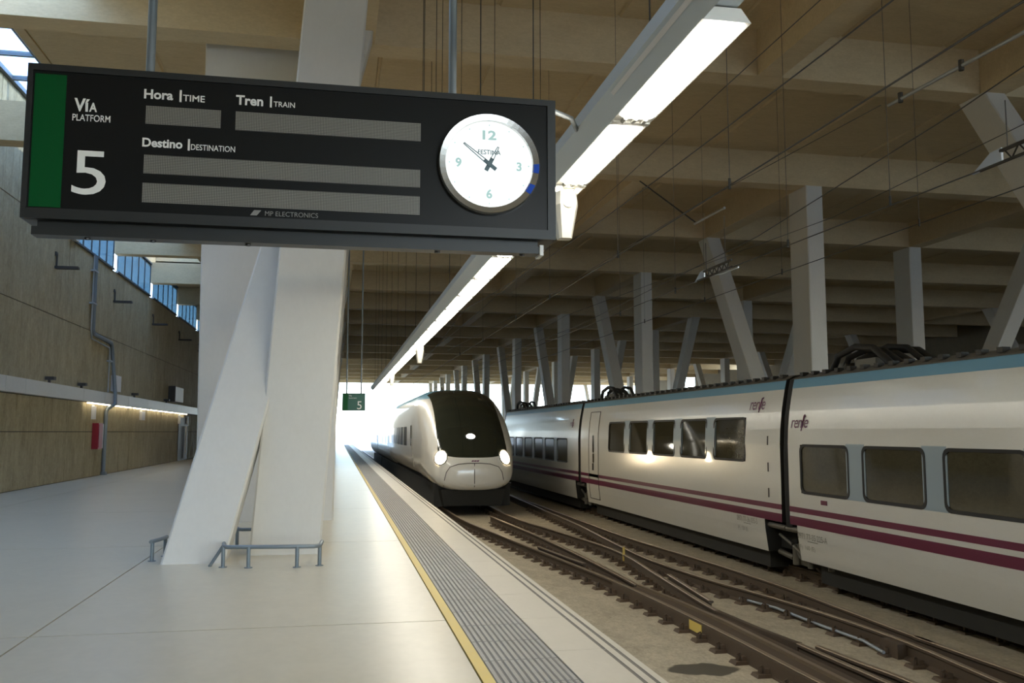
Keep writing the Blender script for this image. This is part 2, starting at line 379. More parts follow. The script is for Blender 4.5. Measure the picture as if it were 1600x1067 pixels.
struct(MB().box(-9.4, 2.1, Y0 - 0.5, Y0, -1.3, 10.2).box(2.1, XR + 0.5, Y0 - 0.5, Y0, 6.6, 10.2).build('wall_back_added', 'rightwall'))  # added out of view; its opening is sized to trim incoming daylight
# ------------------------------------------------------------------ roof
ce = base('ceiling', (0, 0, ZB))
for k, b in enumerate(BY):
    x0 = -8.9 if (b < 17 or b > 32) else -8.9
    if b < 15: x0 = -4.3
    MB().hexa([(x0, b + 0.02, ZB), (XR, b + 0.02, ZB), (XR, b + 0.58, ZB), (x0, b + 0.58, ZB)],
              [(x0, b, ZS + 0.05), (XR, b, ZS + 0.05), (XR, b + 0.6, ZS + 0.05), (x0, b + 0.6, ZS + 0.05)]).build('roof_beam', 'roof', ce)
far = MB()
edges = [Y0] + [b + 0.3 for b in BY if b > Y0 + 2] + [Y1]
for j in range(len(edges) - 1):
    a, b = edges[j], edges[j + 1]
    x = (0.57 if b < 5 else -4.3) if b < 17 else (-6.35 if b < 46.5 else -8.9)
    n = max(1, round((XR - x) / 2.42)); wdt = (XR - x) / n
    for i in range(n):
        xa = x + i * wdt + 0.02; xb = x + (i + 1) * wdt - 0.02
        bot = [(xa + 0.03, a, ZS), (xb - 0.03, a, ZS), (xb - 0.03, b, ZS), (xa + 0.03, b, ZS)]
        top = [(xa, a, ZS + 0.05), (xb, a, ZS + 0.05), (xb, b, ZS + 0.05), (xa, b, ZS + 0.05)]
        if 16 < b < 92: MB().hexa(bot, top).build('roof_panel', 'roof', ce)
        else: far.hexa(bot, top)
o = far.build('distant_roof_panels', 'roof', ce); o['kind'] = 'stuff'
MB().box(-8.9, XR, Y0, 4.0, ZS + 0.05, ZS + 0.3).box(-4.3, XR, 4.0, 16.5, ZS + 0.05, ZS + 0.3).box(-6.35, XR, 16.5, 46.2, ZS + 0.05, ZS + 0.3).box(-9.2, XR, 46.2, Y1, ZS + 0.05, ZS + 0.3).build('roof_deck', 'roof', ce)
MB().box(-4.5, -4.3, 4.0, 16.2, ZS - 0.2, ZS + 0.3).build('roof_edge', 'roof', ce)
# longitudinal ties that close the column frames
def tie(x, a, b, wd=0.55):
    MB().box(x, x + wd, a, b, ZB, ZS + 0.05).build('roof_tie', 'roof', ce)
kC = [k for k, b in enumerate(BY) if b > 1 and (k - 6) % 2 == 0]      # C, E, G ...
for k in kC:
    if k + 1 < len(BY):
        tie(13.3, BY[k] + 0.6, BY[k + 1]); tie(8.2, BY[k] + 0.6, BY[k + 1], 0.5)
    if k - 1 >= 0: tie(37.0, BY[k - 1] + 0.6, BY[k])
for k in kC:
    if k + 1 < len(BY): tie(21.7, BY[k] + 0.6, BY[k + 1])
tie(-0.55, BY[4] + 0.6, BY[5], 1.12)
for k in range(7, 17, 2): tie(-0.55, BY[k - 1] + 0.6, BY[k], 1.12)

# ------------------------------------------------------------------ columns
def column(name, label, bx, by, tx, ty, z0=0.0, z1=ZB, group=None):
    o = MB().chamfer_column(bx, by, tx, ty, z0, z1).build(name, 'column', None, ((bx[0] + bx[1]) / 2, (by[0] + by[1]) / 2, z0))
    return tag(o, label, 'column', group)
names = ['beside the near guard rails', 'one bay behind the near pier', 'two bays behind the near pier', 'three bays behind the near pier', 'four bays behind the near pier', 'five bays behind the near pier']
for k in range(6):
    d = 14.5 * k
    column('leaning_column', 'broad white raking column leaning over the platform, ' + names[k], (-2.13, -1.36), (12.05 + d, 12.65 + d), (-0.25, 0.52), (15.6 + d, 16.2 + d))
    column('upright_column', 'tall slightly tilted white column in front of a pier, ' + names[k], (-1.12, -0.18), (12.7 + d, 13.25 + d), (-0.56, 0.40), (13.6 + d, 14.15 + d), z1=9.0)
    column('pier', 'wide white wall pier right behind the nearest raking column' if k == 0 else 'wide white wall pier on the platform, ' + ORD[k] + ' of its row from the camera',
           (-2.5, -0.02), (17.4 + d, 18.2 + d), (-2.55, 0.03), (17.0 + d, 17.8 + d), z1=ZB + 0.6)
def vrow(x, ks, flip, rowname):
    """frames of one upright and one raking column; flip mirrors the raking one"""
    j = 0
    for k in ks:
        if k < 0 or k >= len(BY): continue
        b = BY[k]
        column('upright_column', 'upright pale column, %s of the %s' % (ORD[j], rowname), (x, x + 0.52), (b, b + 1.05), (x, x + 0.52), (b, b + 1.05))
        t = k - 1 if flip else k + 1
        if 0 <= t < len(BY):
            tb_ = BY[t]; s = -1 if flip else 1
            y0 = b - 1.5 if flip else b + 1.75
            column('leaning_column', 'raking pale column, %s of the %s' % (ORD[j], rowname), (x, x + 0.52), (y0, y0 + 0.8), (x, x + 0.52), (tb_ - 0.1, tb_ + 0.7))
        j += 1
vrow(13.3, [4] + [k for k in kC if 4 < k < 21], False, 'row directly behind the coaches, from the camera end')
vrow(21.7, [k + 1 for k in kC if 5 <= k + 1 < 21], True, 'second row behind the coaches, from the camera end')
vrow(37.0, [k for k in kC if 6 <= k < 21], False, 'third row far behind the coaches, from the camera end')

# ------------------------------------------------------------------ guard rails round the column feet
def guard(label, path, posts, h):
    t = thing('guard_rail', label, 'guard rail', (posts[0][0], posts[0][1], 0))
    MB().tube([(x, y, h) for x, y in path], 0.026, 8).build('rail_bar', 'bluepipe', t)
    for x, y in posts: MB().tube([(x, y, 0), (x, y, h)], 0.024, 8).disc((x, y, 0), (0, 0, 1), 0.05, 0.008, 12).build('post', 'bluepipe', t)
    return t
t = guard('grey tube guard rail on four short posts before the tilted column', [(-1.36, 12.0), (-1.33, 11.72), (-1.28, 11.62), (-0.8, 11.55), (-0.24, 11.5), (-0.17, 11.56), (-0.15, 11.95)],
      [(-1.33, 11.68), (-1.02, 11.575), (-0.44, 11.51), (-0.17, 11.6)], 0.25)
MB().tube([(-1.34, 11.70, 0.25), (-1.50, 11.78, 0.0)], 0.02, 8).build('brace', 'bluepipe', t)
guard('short grey guard rail behind the raking column', [(-1.40, 13.9), (-1.36, 13.7), (-1.3, 13.65), (-1.0, 13.65)], [(-1.38, 13.75), (-1.04, 13.65)], 0.25)
guard('grey guard hoop at the outer side of the raking column', [(-2.2, 12.9), (-2.24, 12.6), (-2.3, 12.35)], [(-2.21, 12.85), (-2.29, 12.4)], 0.25)

# ------------------------------------------------------------------ rails
RP = [(-0.07, -0.19), (0.07, -0.19), (0.07, -0.175), (0.012, -0.15), (0.010, -0.045), (0.036, -0.03), (0.036, -0.004), (0.028, 0.0), (-0.028, 0.0), (-0.036, -0.004), (-0.036, -0.03), (-0.010, -0.045), (-0.012, -0.15), (-0.07, -0.175)]
def fastener():
    mb = MB().hexa([(-0.23, -0.09, -0.19), (0.23, -0.09, -0.19), (0.23, 0.09, -0.19), (-0.23, 0.09, -0.19)], [(-0.21, -0.075, -0.155), (0.21, -0.075, -0.155), (0.21, 0.075, -0.155), (-0.21, 0.075, -0.155)])
    for sx in (-1, 1):
        mb.hexa([(sx * 0.075, -0.05, -0.16), (sx * 0.13, -0.05, -0.16), (sx * 0.13, 0.05, -0.16), (sx * 0.075, 0.05, -0.16)],
                [(sx * 0.055, -0.035, -0.11), (sx * 0.115, -0.035, -0.105), (sx * 0.115, 0.035, -0.105), (sx * 0.055, 0.035, -0.11)])
        mb.disc((sx * 0.155, 0, -0.16), (0, 0, 1), 0.026, 0.06, 6)
        mb.tube([(sx * 0.09, 0, -0.12), (sx * 0.12, 0.03, -0.085), (sx * 0.165, 0.0, -0.095)], 0.011, 5)
    return mesh_only(mb, 'rail_fastener', 'clip')
FM = fastener()
def smooth(pts, n=4):
    """Catmull-Rom through (x, y)"""
    P = [Vector((p[0], p[1], TOP)) for p in pts]; out = []
    for i in range(len(P) - 1):
        a, b, c, d = P[max(i - 1, 0)], P[i], P[i + 1], P[min(i + 2, len(P) - 1)]
        for k in range(n):
            t = k / n
            out.append(0.5 * ((2 * b) + (-a + c) * t + (2 * a - 5 * b + 4 * c - d) * t * t + (-a + 3 * b - 3 * c + d) * t ** 3))
    return out + [P[-1]]
def rail(label, pts, fast=(7.0, 32.0), step=0.55, name='rail', cat='rail'):
    line = smooth(pts); o = line[0]
    t = thing(name, label, cat, (o.x, o.y, BED))
    MB().sweep(line, RP[:7] + RP[9:]).build('rail_web', 'rust', t)
    MB().sweep(line, [(-0.033, -0.006), (0.033, -0.006), (0.027, 0.003), (-0.027, 0.003)]).build('rail_head', 'railtop', t)
    if fast:
        acc = 0; prev = None
        y = fast[0]
        seg = sorted(line, key=lambda p: p.y)
        while y < fast[1]:
            for a, b in zip(seg[:-1], seg[1:]):
                if a.y <= y < b.y:
                    q = a.lerp(b, (y - a.y) / (b.y - a.y)); ang = -math.atan2(b.x - a.x, b.y - a.y)
                    place(FM, 'rail_fastener', t, (q.x, q.y, TOP), ang); break
            y += step
    return t
RA = [(3.45, 122), (3.45, 60), (3.45, 32), (3.49, 25.2), (3.86, 21), (4.12, 18.3), (4.34, 16.1), (4.5, 14.4), (4.62, 12), (4.66, 10), (4.66, 8.5), (4.66, 4), (4.66, -20)]
RB = [(4.42, 25.8), (4.5, 24.3), (4.68, 21), (4.76, 17.5), (4.76, 15.2), (4.74, 13.9)]
RC = [(5.08, 122), (5.08, 60), (5.0, 32), (5.0, 25.5), (5.38, 21.6), (5.66, 18.7), (5.64, 17), (5.46, 15.2), (5.2, 12.6), (5.12, 11.6)]
RD = [(7.2, 60), (6.6, 34), (6.4, 27.4), (6.28, 23), (6.02, 19), (5.92, 16.8), (5.98, 15.4), (6.1, 14), (6.35, 12.4), (6.5, 10.8), (6.52, 9.5), (6.42, 8.3), (6.3, 7), (6.1, 4), (6.0, -20)]
RE = [(6.7, 60), (6.66, 32), (6.64, 25), (6.64, 20.2), (6.8, 17.4), (6.92, 15.3), (6.95, 13.2), (6.88, 11.5), (6.8, 9.5), (6.8, 7), (6.8, -20)]
ra = rail('rusty running rail nearest the platform edge, beside the stained slab', RA)
rail('short rusty closure rail converging on the rail nearest the platform', RB, (14.4, 25))
rail('rusty rail curving across the middle of the crossover, ending at the crossing nose', RC, (12.2, 31))
rail('long rusty rail between the crossover and the coaches, with raised chairs', RD, (7, 30))
rail('dark rusty rail lying closest to the standing coaches', RE, (7, 30))
rail('rail hidden under the near side wheels of the standing coaches', [(8.22, 122), (8.22, 40), (8.22, -20)], (7, 30), 0.6)
rail('rail under the far side wheels of the standing coaches', [(9.88, 122), (9.88, 40), (9.88, -20)], None)
rail('short check rail lying inside the rail nearest the platform', [(4.27, 18.9), (4.42, 17.4), (4.55, 16.3)], None, name='check_rail')
rail('short check rail beside the middle crossover rail', [(5.62, 14.8), (5.48, 13.6), (5.34, 12.4)], None, name='check_rail')
# crossing: side plate, flat casting between the joined rails, wing rails
cr = thing('crossing_frog', 'wide flat rusty crossing casting joining two rails beside the yellow mark', 'rail crossing', (4.8, 11, BED))
MB().hexa([(4.56, 13.9, BED), (4.80, 13.9, BED), (5.16, 11.2, BED), (5.14, 5, BED), (4.70, 5, BED), (4.70, 11.2, BED)],
          [(4.58, 13.9, TOP - 0.035), (4.78, 13.9, TOP - 0.035), (5.13, 11.2, TOP - 0.035), (5.12, 5, TOP - 0.035), (4.72, 5, TOP - 0.035), (4.72, 11.2, TOP - 0.035)]).build('casting', 'rust', cr)
MB().sweep([(4.76, 13.9, TOP), (4.88, 12.6, TOP), (4.95, 11, TOP), (4.93, 9, TOP), (4.9, 5, TOP)], [(-0.03, -0.06), (0.03, -0.06), (0.03, 0.004), (-0.03, 0.004)]).build('point_rail', 'railtop', cr)
MB().sweep([(5.12, 11.7, TOP), (5.17, 10.6, TOP), (5.24, 9.9, TOP), (5.27, 9.75, TOP)], [(-0.035, -0.19), (0.035, -0.19), (0.035, 0.004), (-0.035, 0.004)]).build('wing_rail', 'rust', cr)
sp = [Vector((x - 0.05, y, TOP)) for x, y in [(4.51, 14.3), (4.60, 12.4), (4.645, 11), (4.66, 9.5), (4.66, 4)]]
MB().sweep(sp, [(-0.012, -0.175), (0.012, -0.175), (0.012, -0.01), (-0.012, -0.01)]).build('side_plate', 'rust', cr)
MB().box(4.572, 4.588, 10.95, 11.6, TOP - 0.14, TOP - 0.02).build('paint_mark', 'yellow', cr)['label'] = 'yellow paint mark'
rail('near rusty rail running out of the crossing toward the camera', [(5.26, 9.75), (5.28, 8.9), (5.3, 8), (5.3, 5), (5.3, -20)], (3, 9.5), name='rail')
rail('parallel check rail beside the rail running out of the crossing', [(5.41, 9.6), (5.47, 8.8), (5.54, 8), (5.5, 6), (5.45, 3)], None, name='check_rail')
o = MB().box(6.38, 6.56, 9.55, 9.9, BED, TOP - 0.02).build('rail_joint', 'rust', None, (6.4, 9.7, BED))
tag(o, 'dark steel joint block on the long rail before the coaches', 'rail joint')
o = MB().tube([(6.16, 13.2, -0.9), (6.3, 12.3, -0.88), (6.36, 11.2, -0.9), (6.36, 10.2, -0.88), (6.3, 9.7, -0.9)], 0.022, 6).build('point_rod', 'galv', None, (6.3, 11, BED))
tag(o, 'thin pale steel rod lying beside the long rail', 'rod')
o = MB().tube([(5.05, 9.4, -0.86), (5.12, 8.7, -0.88), (5.12, 7.8, -0.88)], 0.02, 6).build('point_rod', 'galv', None, (5.1, 8.6, BED))
tag(o, 'thin pale steel rod lying inside the near crossing rails', 'rod')
o = MB().box(5.62, 5.66, 17.3, 17.33, BED, -0.62).build('marker_peg', 'yellow', None, (5.64, 17.3, BED)); tag(o, 'small yellow marker peg standing by the middle rail', 'marker')

# ------------------------------------------------------------------ standing coaches
XC = 9.05
HW = [(-0.47, 1.40), (-0.1, 1.45), (0.2, 1.47), (1.45, 1.47), (1.7, 1.455), (2.0, 1.42), (2.2, 1.385), (2.4, 1.345), (2.56, 1.305), (2.63, 1.17), (2.69, 0.8), (2.71, 0.0)]
def hw(z):
    for (a, wa), (b, wb) in zip(HW[:-1], HW[1:]):
        if z <= b: return wa + (wb - wa) * max(0, (z - a)) / (b - a)
    return 0
def cp(y, z, off=0.0, side=-1): return (XC + side * (hw(z) + off), y, z)
def rrect(y0, y1, z0, z1, r, n=5):
    out = []
    for cy, cz, a0 in ((y1 - r, z1 - r, 0), (y0 + r, z1 - r, 90), (y0 + r, z0 + r, 180), (y1 - r, z0 + r, 270)):
        for k in range(n):
            a = math.radians(a0 + 90 * k / (n - 1)); out.append((cy + r * math.cos(a), cz + r * math.sin(a)))
    return out
def strip(y0, y1, z0, z1, m, name, parent, off=0.004, side=-1, n=3):
    mb = MB(); zz = [z0] + [z for z, _ in HW if z0 < z < z1] + [z1]
    for a, b in zip(zz[:-1], zz[1:]):
        mb.add([cp(y0, a, off, side), cp(y1, a, off, side), cp(y1, b, off, side), cp(y0, b, off, side)], [[0, 1, 2, 3]])
    e = [cp(y0, z0, off, side), cp(y1, z0, off, side), cp(y1, z1, off, side), cp(y0, z1, off, side)]; i_ = [cp(y0, z0, -0.01, side), cp(y1, z0, -0.01, side), cp(y1, z1, -0.01, side), cp(y0, z1, -0.01, side)]
    mb.add(e + i_, [[k, (k + 1) % 4, 4 + (k + 1) % 4, 4 + k] for k in range(4)])
    return mb.build(name, m, parent)
def ring_mesh(outer, inner, fn_o, fn_i, mi=0, mb=None):
    mb = mb or MB(); n = len(outer)
    mb.add([fn_o(*p) for p in outer] + [fn_i(*p) for p in inner], [[k, (k + 1) % n, n + (k + 1) % n, n + k] for k in range(n)], mi)
    return mb
def coach(label, y0, y1, wins, z0w, z1w, cutn, cutf, door=None, brand=None, numbers=None, slats=()):
    t = thing('passenger_coach', label, 'train car', (XC, y0, BED))
    ys = sorted(set([y0, y0 + cutn, y1 - cutf, y1] + [v for a, b in wins for v in (a, b)]))
    zs = sorted(set([z for z, _ in HW] + [0.0 + 0.10, z0w, z1w]))
    mb = MB()
    for side in (-1, 1):
        for a, b in zip(ys[:-1], ys[1:]):
            mid = (a + b) / 2
            for c, d in zip(zs[:-1], zs[1:]):
                if c >= z0w - 1e-6 and d <= z1w + 1e-6 and any(p <= mid <= q for p, q in wins): continue
                if d <= 0.1 + 1e-6 and (mid < y0 + cutn or mid > y1 - cutf): continue
                mi = 1 if c >= 2.56 - 1e-6 else 0
                mb.add([cp(a, c, 0, side), cp(b, c, 0, side), cp(b, d, 0, side), cp(a, d, 0, side)], [[0, 1, 2, 3]], mi)
    for yy in (y0, y1):
        prof = [(XC - hw(z), yy, z) for z in zs if z >= 0.1 - 1e-6]; prof += [(XC + hw(z), yy, z) for z in reversed(zs) if z >= 0.1 - 1e-6]
        mb.add(prof, [list(range(len(prof)))], 2)
    # recessed end compartments behind the cut-away corners
    for a, b in ((y0, y0 + cutn), (y1 - cutf, y1)):
        mb.add([(XC - 1.40, a, 0.1), (XC + 1.40, a, 0.1), (XC + 1.40, b, 0.1), (XC - 1.40, b, 0.1)], [[0, 1, 2, 3]], 2)
        q = b if a == y0 else a
        mb.add([(XC - 1.40, q, -0.47), (XC + 1.40, q, -0.47), (XC + 1.46, q, 0.1), (XC - 1.46, q, 0.1)], [[0, 1, 2, 3]], 2)
    mb.add([(XC - 1.4, y0 + cutn, -0.46), (XC + 1.4, y0 + cutn, -0.46), (XC + 1.4, y1 - cutf, -0.46), (XC - 1.4, y1 - cutf, -0.46)], [[0, 1, 2, 3]], 2)
    mb.build('body_shell', ['coach', 'roofgrey', 'under'], t)
    o = MB().box(XC - 1.22, XC + 1.22, y0 + cutn + 0.3, y1 - cutf - 0.3, -0.80, -0.44).box(XC - 1.15, XC + 1.15, y0 + 0.1, y1 - 0.1, -0.40, 0.12).build('underframe', 'under', t)
    strip(y0, y1, 2.395, 2.55, 'roofblue', 'roof_edge_band', t)
    strip(y0, y1, 2.552, 2.585, 'roofgrey', 'roof_gutter', t, 0.02)
    strip(y0, y1, 0.315, 0.405, 'maroon', 'maroon_stripe', t); strip(y0, y1, 0.102, 0.245, 'maroon', 'maroon_stripe', t)
    wb = sorted(wins)
    for (a, b), (c, d) in zip(wb[:-1], wb[1:]):
        strip(b - 0.06, c + 0.06, z0w - 0.01, z1w + 0.03, 'band', 'band_panel', t, 0.003)
    for a, b in wb:
        inner = rrect(a + 0.035, b - 0.035, z0w + 0.035, z1w - 0.035, 0.10); outer = rrect(a - 0.01, b + 0.01, z0w - 0.01, z1w + 0.01, 0.12)
        sq = []
        for (p, q) in rrect(a - 0.002, b + 0.002, z0w - 0.002, z1w + 0.002, 0.12):
            sq.append((p, q))
        m = MB()
        ring_mesh(outer, inner, lambda y, z: cp(y, z, 0.010), lambda y, z: cp(y, z, 0.006), 0, m)
        ring_mesh(inner, inner, lambda y, z: cp(y, z, 0.006), lambda y, z: cp(y, z, -0.012), 0, m)
        ring_mesh(outer, outer, lambda y, z: cp(y, z, 0.010), lambda y, z: cp(y, z, -0.004), 0, m)
        wf = m.build('window_frame', 'rubber', t)
        n = len(inner); cyz = ((a + b) / 2, (z0w + z1w) / 2)
        pm = MB().add([cp(y, z, -0.010) for y, z in rrect(a - 0.005, b + 0.005, z0w - 0.005, z1w + 0.005, 0.02)], [list(range(n))])
        pm.build('window_pane', 'pane', wf)
        m2 = MB().add([cp(y, z, -0.010, 1) for y, z in rrect(a - 0.005, b + 0.005, z0w - 0.005, z1w + 0.005, 0.02)], [list(range(n))])
        m2.build('window_pane', 'pane', t)
    # roof edge cleats
    rb = MB(); yy = y0 + 0.2
    while yy < y1 - 0.1:
        rb.box(XC - 1.27, XC - 1.16, yy, yy + 0.10, 2.60, 2.665); yy += 0.36
    o = rb.build('roof_cleats', 'dark', t); o['kind'] = 'stuff'
    for (a, b, zz0, zz1) in ([door] if door else []):
        out = rrect(a, b, zz0, zz1, 0.12); inn = rrect(a + 0.022, b - 0.022, zz0 + 0.022, zz1 - 0.022, 0.10)
        # divide the long sides so the seam follows the curve of the body
        dm = MB()
        for (za, zb) in [(zz0 + (zz1 - zz0) * k / 8, zz0 + (zz1 - zz0) * (k + 1) / 8) for k in range(8)]:
            dm.add([cp(a, za, 0.004), cp(b, za, 0.004), cp(b, zb, 0.004), cp(a, zb, 0.004)], [[0, 1, 2, 3]])
        dr = dm.build('door', 'coach', t)
        sm = MB()
        for yy in (a, b): sm.tube([cp(yy, zz0 + (zz1 - zz0) * k / 8, 0.004) for k in range(9)], 0.012, 6)
        for zz in (zz0, zz1): sm.tube([cp(a, zz, 0.004), cp(b, zz, 0.004)], 0.012, 6)
        sm.build('door_seam', 'seam', dr)
        ym = (a + b) / 2
        for zc in (0.88, 1.18, 1.42):
            q = rrect(ym - 0.06, ym + 0.10, zc - 0.14, zc + 0.13, 0.05)
            MB().add([cp(y, z, 0.010) for y, z in q], [list(range(len(q)))]).build('door_window', 'pane', dr)
        MB().tube([cp(ym, 0.52, 0.03), cp(ym, 0.72, 0.03)], 0.02, 6).build('door_handle', 'dark', dr)
    if brand:
        yb, zb, ww = brand
        mb2 = MB(); text_fit(mb2, 'renfe', lambda s, q: cp(yb - s, zb + q, 0.008), 0, 0, width=ww, shear=0.25, spacing=0.92)
        mb2.build('lettering', 'brand', t)
        MB().tube([cp(yb - ww * 0.62, zb - 0.05, 0.008), cp(yb - ww * 0.66, zb + 0.02, 0.008), cp(yb - ww * 0.74, zb + 0.20, 0.008), cp(yb - ww * 0.80, zb + 0.215, 0.008)], 0.009, 5).build('lettering', 'brand', t)
    if numbers:
        yb, zb, ww, lines = numbers
        for k, (s_, frac) in enumerate(lines):
            mb2 = MB(); text_fit(mb2, s_, lambda s, q, k=k: cp(yb - s, zb - 0.17 * k + q, 0.006), 0, 0, width=ww * frac, height=0.10 if k == 0 else 0.07)
            mb2.build('number_lettering', 'lettergrey', t)
        MB().add([cp(yb - ww * 0.33, zb - 0.035, 0.006), cp(yb - ww * 0.68, zb - 0.035, 0.006), cp(yb - ww * 0.68, zb - 0.022, 0.006), cp(yb - ww * 0.33, zb - 0.022, 0.006)], [[0, 1, 2, 3]]).build('number_underline', 'lettergrey', t)
    for yy, zz in slats:
        MB().tube([cp(yy, zz, 0.004), cp(yy, zz + 0.16, 0.004)], 0.013, 6).build('hinge', 'seam', t)
    return t

def joint(t, yj, nxt=None):
    """what fills the gap at the camera side end of a coach: bellows, pipes, wheels, dampers"""
    pr = [(z, hw(z) - 0.05) for z in (0.05, 0.6, 1.3, 1.9, 2.4, 2.56, 2.63)]
    mb = MB()
    for k in range(3):
        off = 0.0 if k % 2 == 0 else 0.05
        a = [(XC - w_ - off, yj - 0.11 + 0.11 * k, z) for z, w_ in pr] + [(XC + w_ + off, yj - 0.11 + 0.11 * k, z) for z, w_ in reversed(pr)]
        if k: 
            n = len(a); mb.add(prev + a, [[i, (i + 1) % n, n + (i + 1) % n, n + i] for i in range(n)])
        prev = a
    mb.build('gangway_bellows', 'rubber', t)
    MB().tube([(XC - 1.36, yj - 0.28, 0.0), (XC - 1.38, yj + 0.12, 0.0)], 0.05, 10).build('coupling_tube', 'steel', t)
    if nxt:
        MB().tube([(XC - 1.38, yj + 0.15, 0.0), (XC - 1.36, yj + 0.80, 0.0)], 0.05, 10).build('coupling_tube', 'steel', nxt)
        MB().tube([(XC - 1.20, yj + 0.75, -0.47), (XC - 1.20, yj + 0.25, -0.52)], 0.05, 8).build('damper', 'steel', nxt)
        MB().tube([(XC - 1.28, yj + 0.15, -0.28), (XC - 1.25, yj + 0.65, -0.16)], 0.028, 8).build('damper', 'steel', nxt)
    MB().tube([(XC - 1.30, yj - 0.25, -0.42), (XC - 1.27, yj + 0.12, -0.30)], 0.028, 8).build('damper', 'steel', t)
    for sx in (-1, 1):
        MB().disc((XC + sx * 0.76, yj - 0.1, TOP + 0.40), (sx, 0, 0), 0, 0, 32, prof=[(0.06, 0.0), (0.43, 0.0), (0.43, 0.025), (0.40, 0.035), (0.40, 0.12), (0.35, 0.125), (0.32, 0.09), (0.14, 0.08), (0.12, 0.15), (0.0, 0.15)]).build('wheel', 'wheel', t)
    hb = MB().box(XC - 1.16, XC - 0.95, yj - 0.30, yj + 0.14, -0.62, -0.28).disc((XC - 1.26, yj - 0.1, TOP + 0.40), (1, 0, 0), 0.15, 0.14, 14).disc((XC - 1.20, yj + 0.16, -0.62), (0, 0, 1), 0.07, 0.34, 10).disc((XC - 1.20, yj - 0.32, -0.62), (0, 0, 1), 0.06, 0.28, 10)
    hb.build('axle_box', 'steel', t)
    MB().tube([(XC - 1.22, yj - 0.30, -0.50), (XC - 1.22, yj - 1.05, -0.48), (XC - 1.22, yj - 1.08, -0.44)], 0.04, 8).build('guide_arm', 'steel', t)
    MB().tube([(XC - 1.24, yj - 1.02, -0.56), (XC - 1.24, yj - 1.02, -0.38)], 0.06, 8).build('guide_bracket', 'steel', t)
def humps(t, yj, n=5):
    for k in range(n):
        x = XC - 0.95 + 0.16 * k; h = 0.36 - 0.05 * (k % 3); y0 = yj - 0.75 - 0.05 * k
        pts = [(x, y0 + 0.0, 2.64), (x - 0.03, y0 - 0.25, 2.64 + h * 0.7), (x, y0 - 0.7, 2.64 + h), (x + 0.03, y0 - 1.15, 2.64 + h * 0.85), (x, y0 - 1.5, 2.64 + h * 0.3), (x, y0 - 1.7, 2.62)]
        MB().tube(pts, 0.055 - 0.006 * (k % 2), 8).build('roof_cable', 'rubber', t)
    MB().box(XC - 0.9, XC - 0.35, yj - 1.9, yj - 1.35, 2.6, 2.80).build('roof_junction_box', 'steel', t); MB().box(XC - 0.85, XC - 0.4, yj - 1.0, yj - 0.7, 2.6, 2.78).build('roof_junction_box', 'steel', t)
W1 = [(13.81 - 1.80 * k - 1.43, 13.81 - 1.80 * k) for k in range(6)]
c1 = coach('nearest white coach with bluish sheen and low windows, cut off by the frame edge', 1.2, 14.22, W1, 0.645, 1.44, 0.4, 0.22, brand=(14.12, 1.72, 0.56), numbers=(14.0, -0.10, 0.92, [('0971 77-35 225-A', 1.0), ('(F)  160 (E)', 0.55)]))
humps(c1, 14.36)
W2 = [(24.56 - 1.81 * k - 1.46, 24.56 - 1.81 * k) for k in range(5)]
c2 = coach('middle white coach with five high windows and a narrow door', 14.5, 27.5, W2, 1.10, 1.925, 0.66, 0.62, door=(25.55, 26.55, -0.33, 2.25), brand=(15.75, 2.06, 0.62), numbers=(16.3, -0.02, 0.85, [('0971 77-36 035-5', 1.0), ('(P)  120 (E)', 0.5)]), slats=[(14.95, 1.42), (14.95, 0.95), (14.95, 0.5)])
joint(c1, 14.36, c2); humps(c2, 27.64, 4)
W3 = [(30.6 + 1.83 * k - 1.43, 30.6 + 1.83 * k) for k in range(6)]
c3 = coach('farthest white coach, partly hidden by the oncoming train', 27.78, 40.8, W3, 0.645, 1.44, 0.4, 0.22, brand=(28.9, 1.85, 0.5))
joint(c2, 27.64, c3); joint(c3, 40.95); humps(c3, 40.95, 4)
strip(13.02, 13.20, 0.50, 0.57, 'maroon', 'small_plate', c1, 0.008)

# ------------------------------------------------------------------ oncoming train
XT, YT = 4.22, 27.6
ST = [(0.0, 0.50, 0.80 - 2.41 + 1.65, 1.32 - 0.76, 2.2), (0.05, 0.84, -0.05, 0.74, 2.5), (0.14, 1.06, -0.12, 0.90, 2.8), (0.30, 1.22, -0.16, 1.10, 3.0), (0.6, 1.32, -0.18, 1.42, 3.1), (1.0, 1.39, -0.18, 1.78, 3.2),
      (1.5, 1.43, -0.18, 2.14, 3.2), (2.1, 1.455, -0.18, 2.50, 3.2), (2.8, 1.465, -0.18, 2.82, 3.2), (3.6, 1.47, -0.16, 3.04, 3.3), (4.6, 1.47, -0.12, 3.16, 3.5), (6.0, 1.47, -0.05, 3.20, 3.7), (20.3, 1.47, -0.05, 3.20, 3.7)]
def sect(y):
    for a, b in zip(ST[:-1], ST[1:]):
        if y <= b[0]:
            t = (y - a[0]) / (b[0] - a[0]); return [a[k] + (b[k] - a[k]) * t for k in range(1, 5)]
    return list(ST[-1][1:])
def tpt(y, z, off=0, side=-1):
    w_, zb, zt, n = sect(y); zc = (zb + zt) / 2; hh = (zt - zb) / 2
    u = min(1, abs((z - zc) / hh)); return (XT + side * (w_ * (1 - u ** n) ** (1 / n) + off), YT + y, z)
def on_nose(x, z):
    """point of the nose surface at lateral x and height z: smallest y at which the section contains it"""
    lo, hi = 0.0, 6.0
    def inside(y):
        w_, zb, zt, n = sect(y); zc = (zb + zt) / 2; hh = (zt - zb) / 2
        return abs(x / w_) ** n + abs((z - zc) / hh) ** n <= 1
    for _ in range(40):
        m = (lo + hi) / 2
        if inside(m): hi = m
        else: lo = m
    return (XT + x, YT + hi, z)
tr = thing('train', 'white streamlined train arriving at the platform with three headlights lit', 'train', (XT, YT, BED))
N = 72
bm = bmesh.new()
yy = []
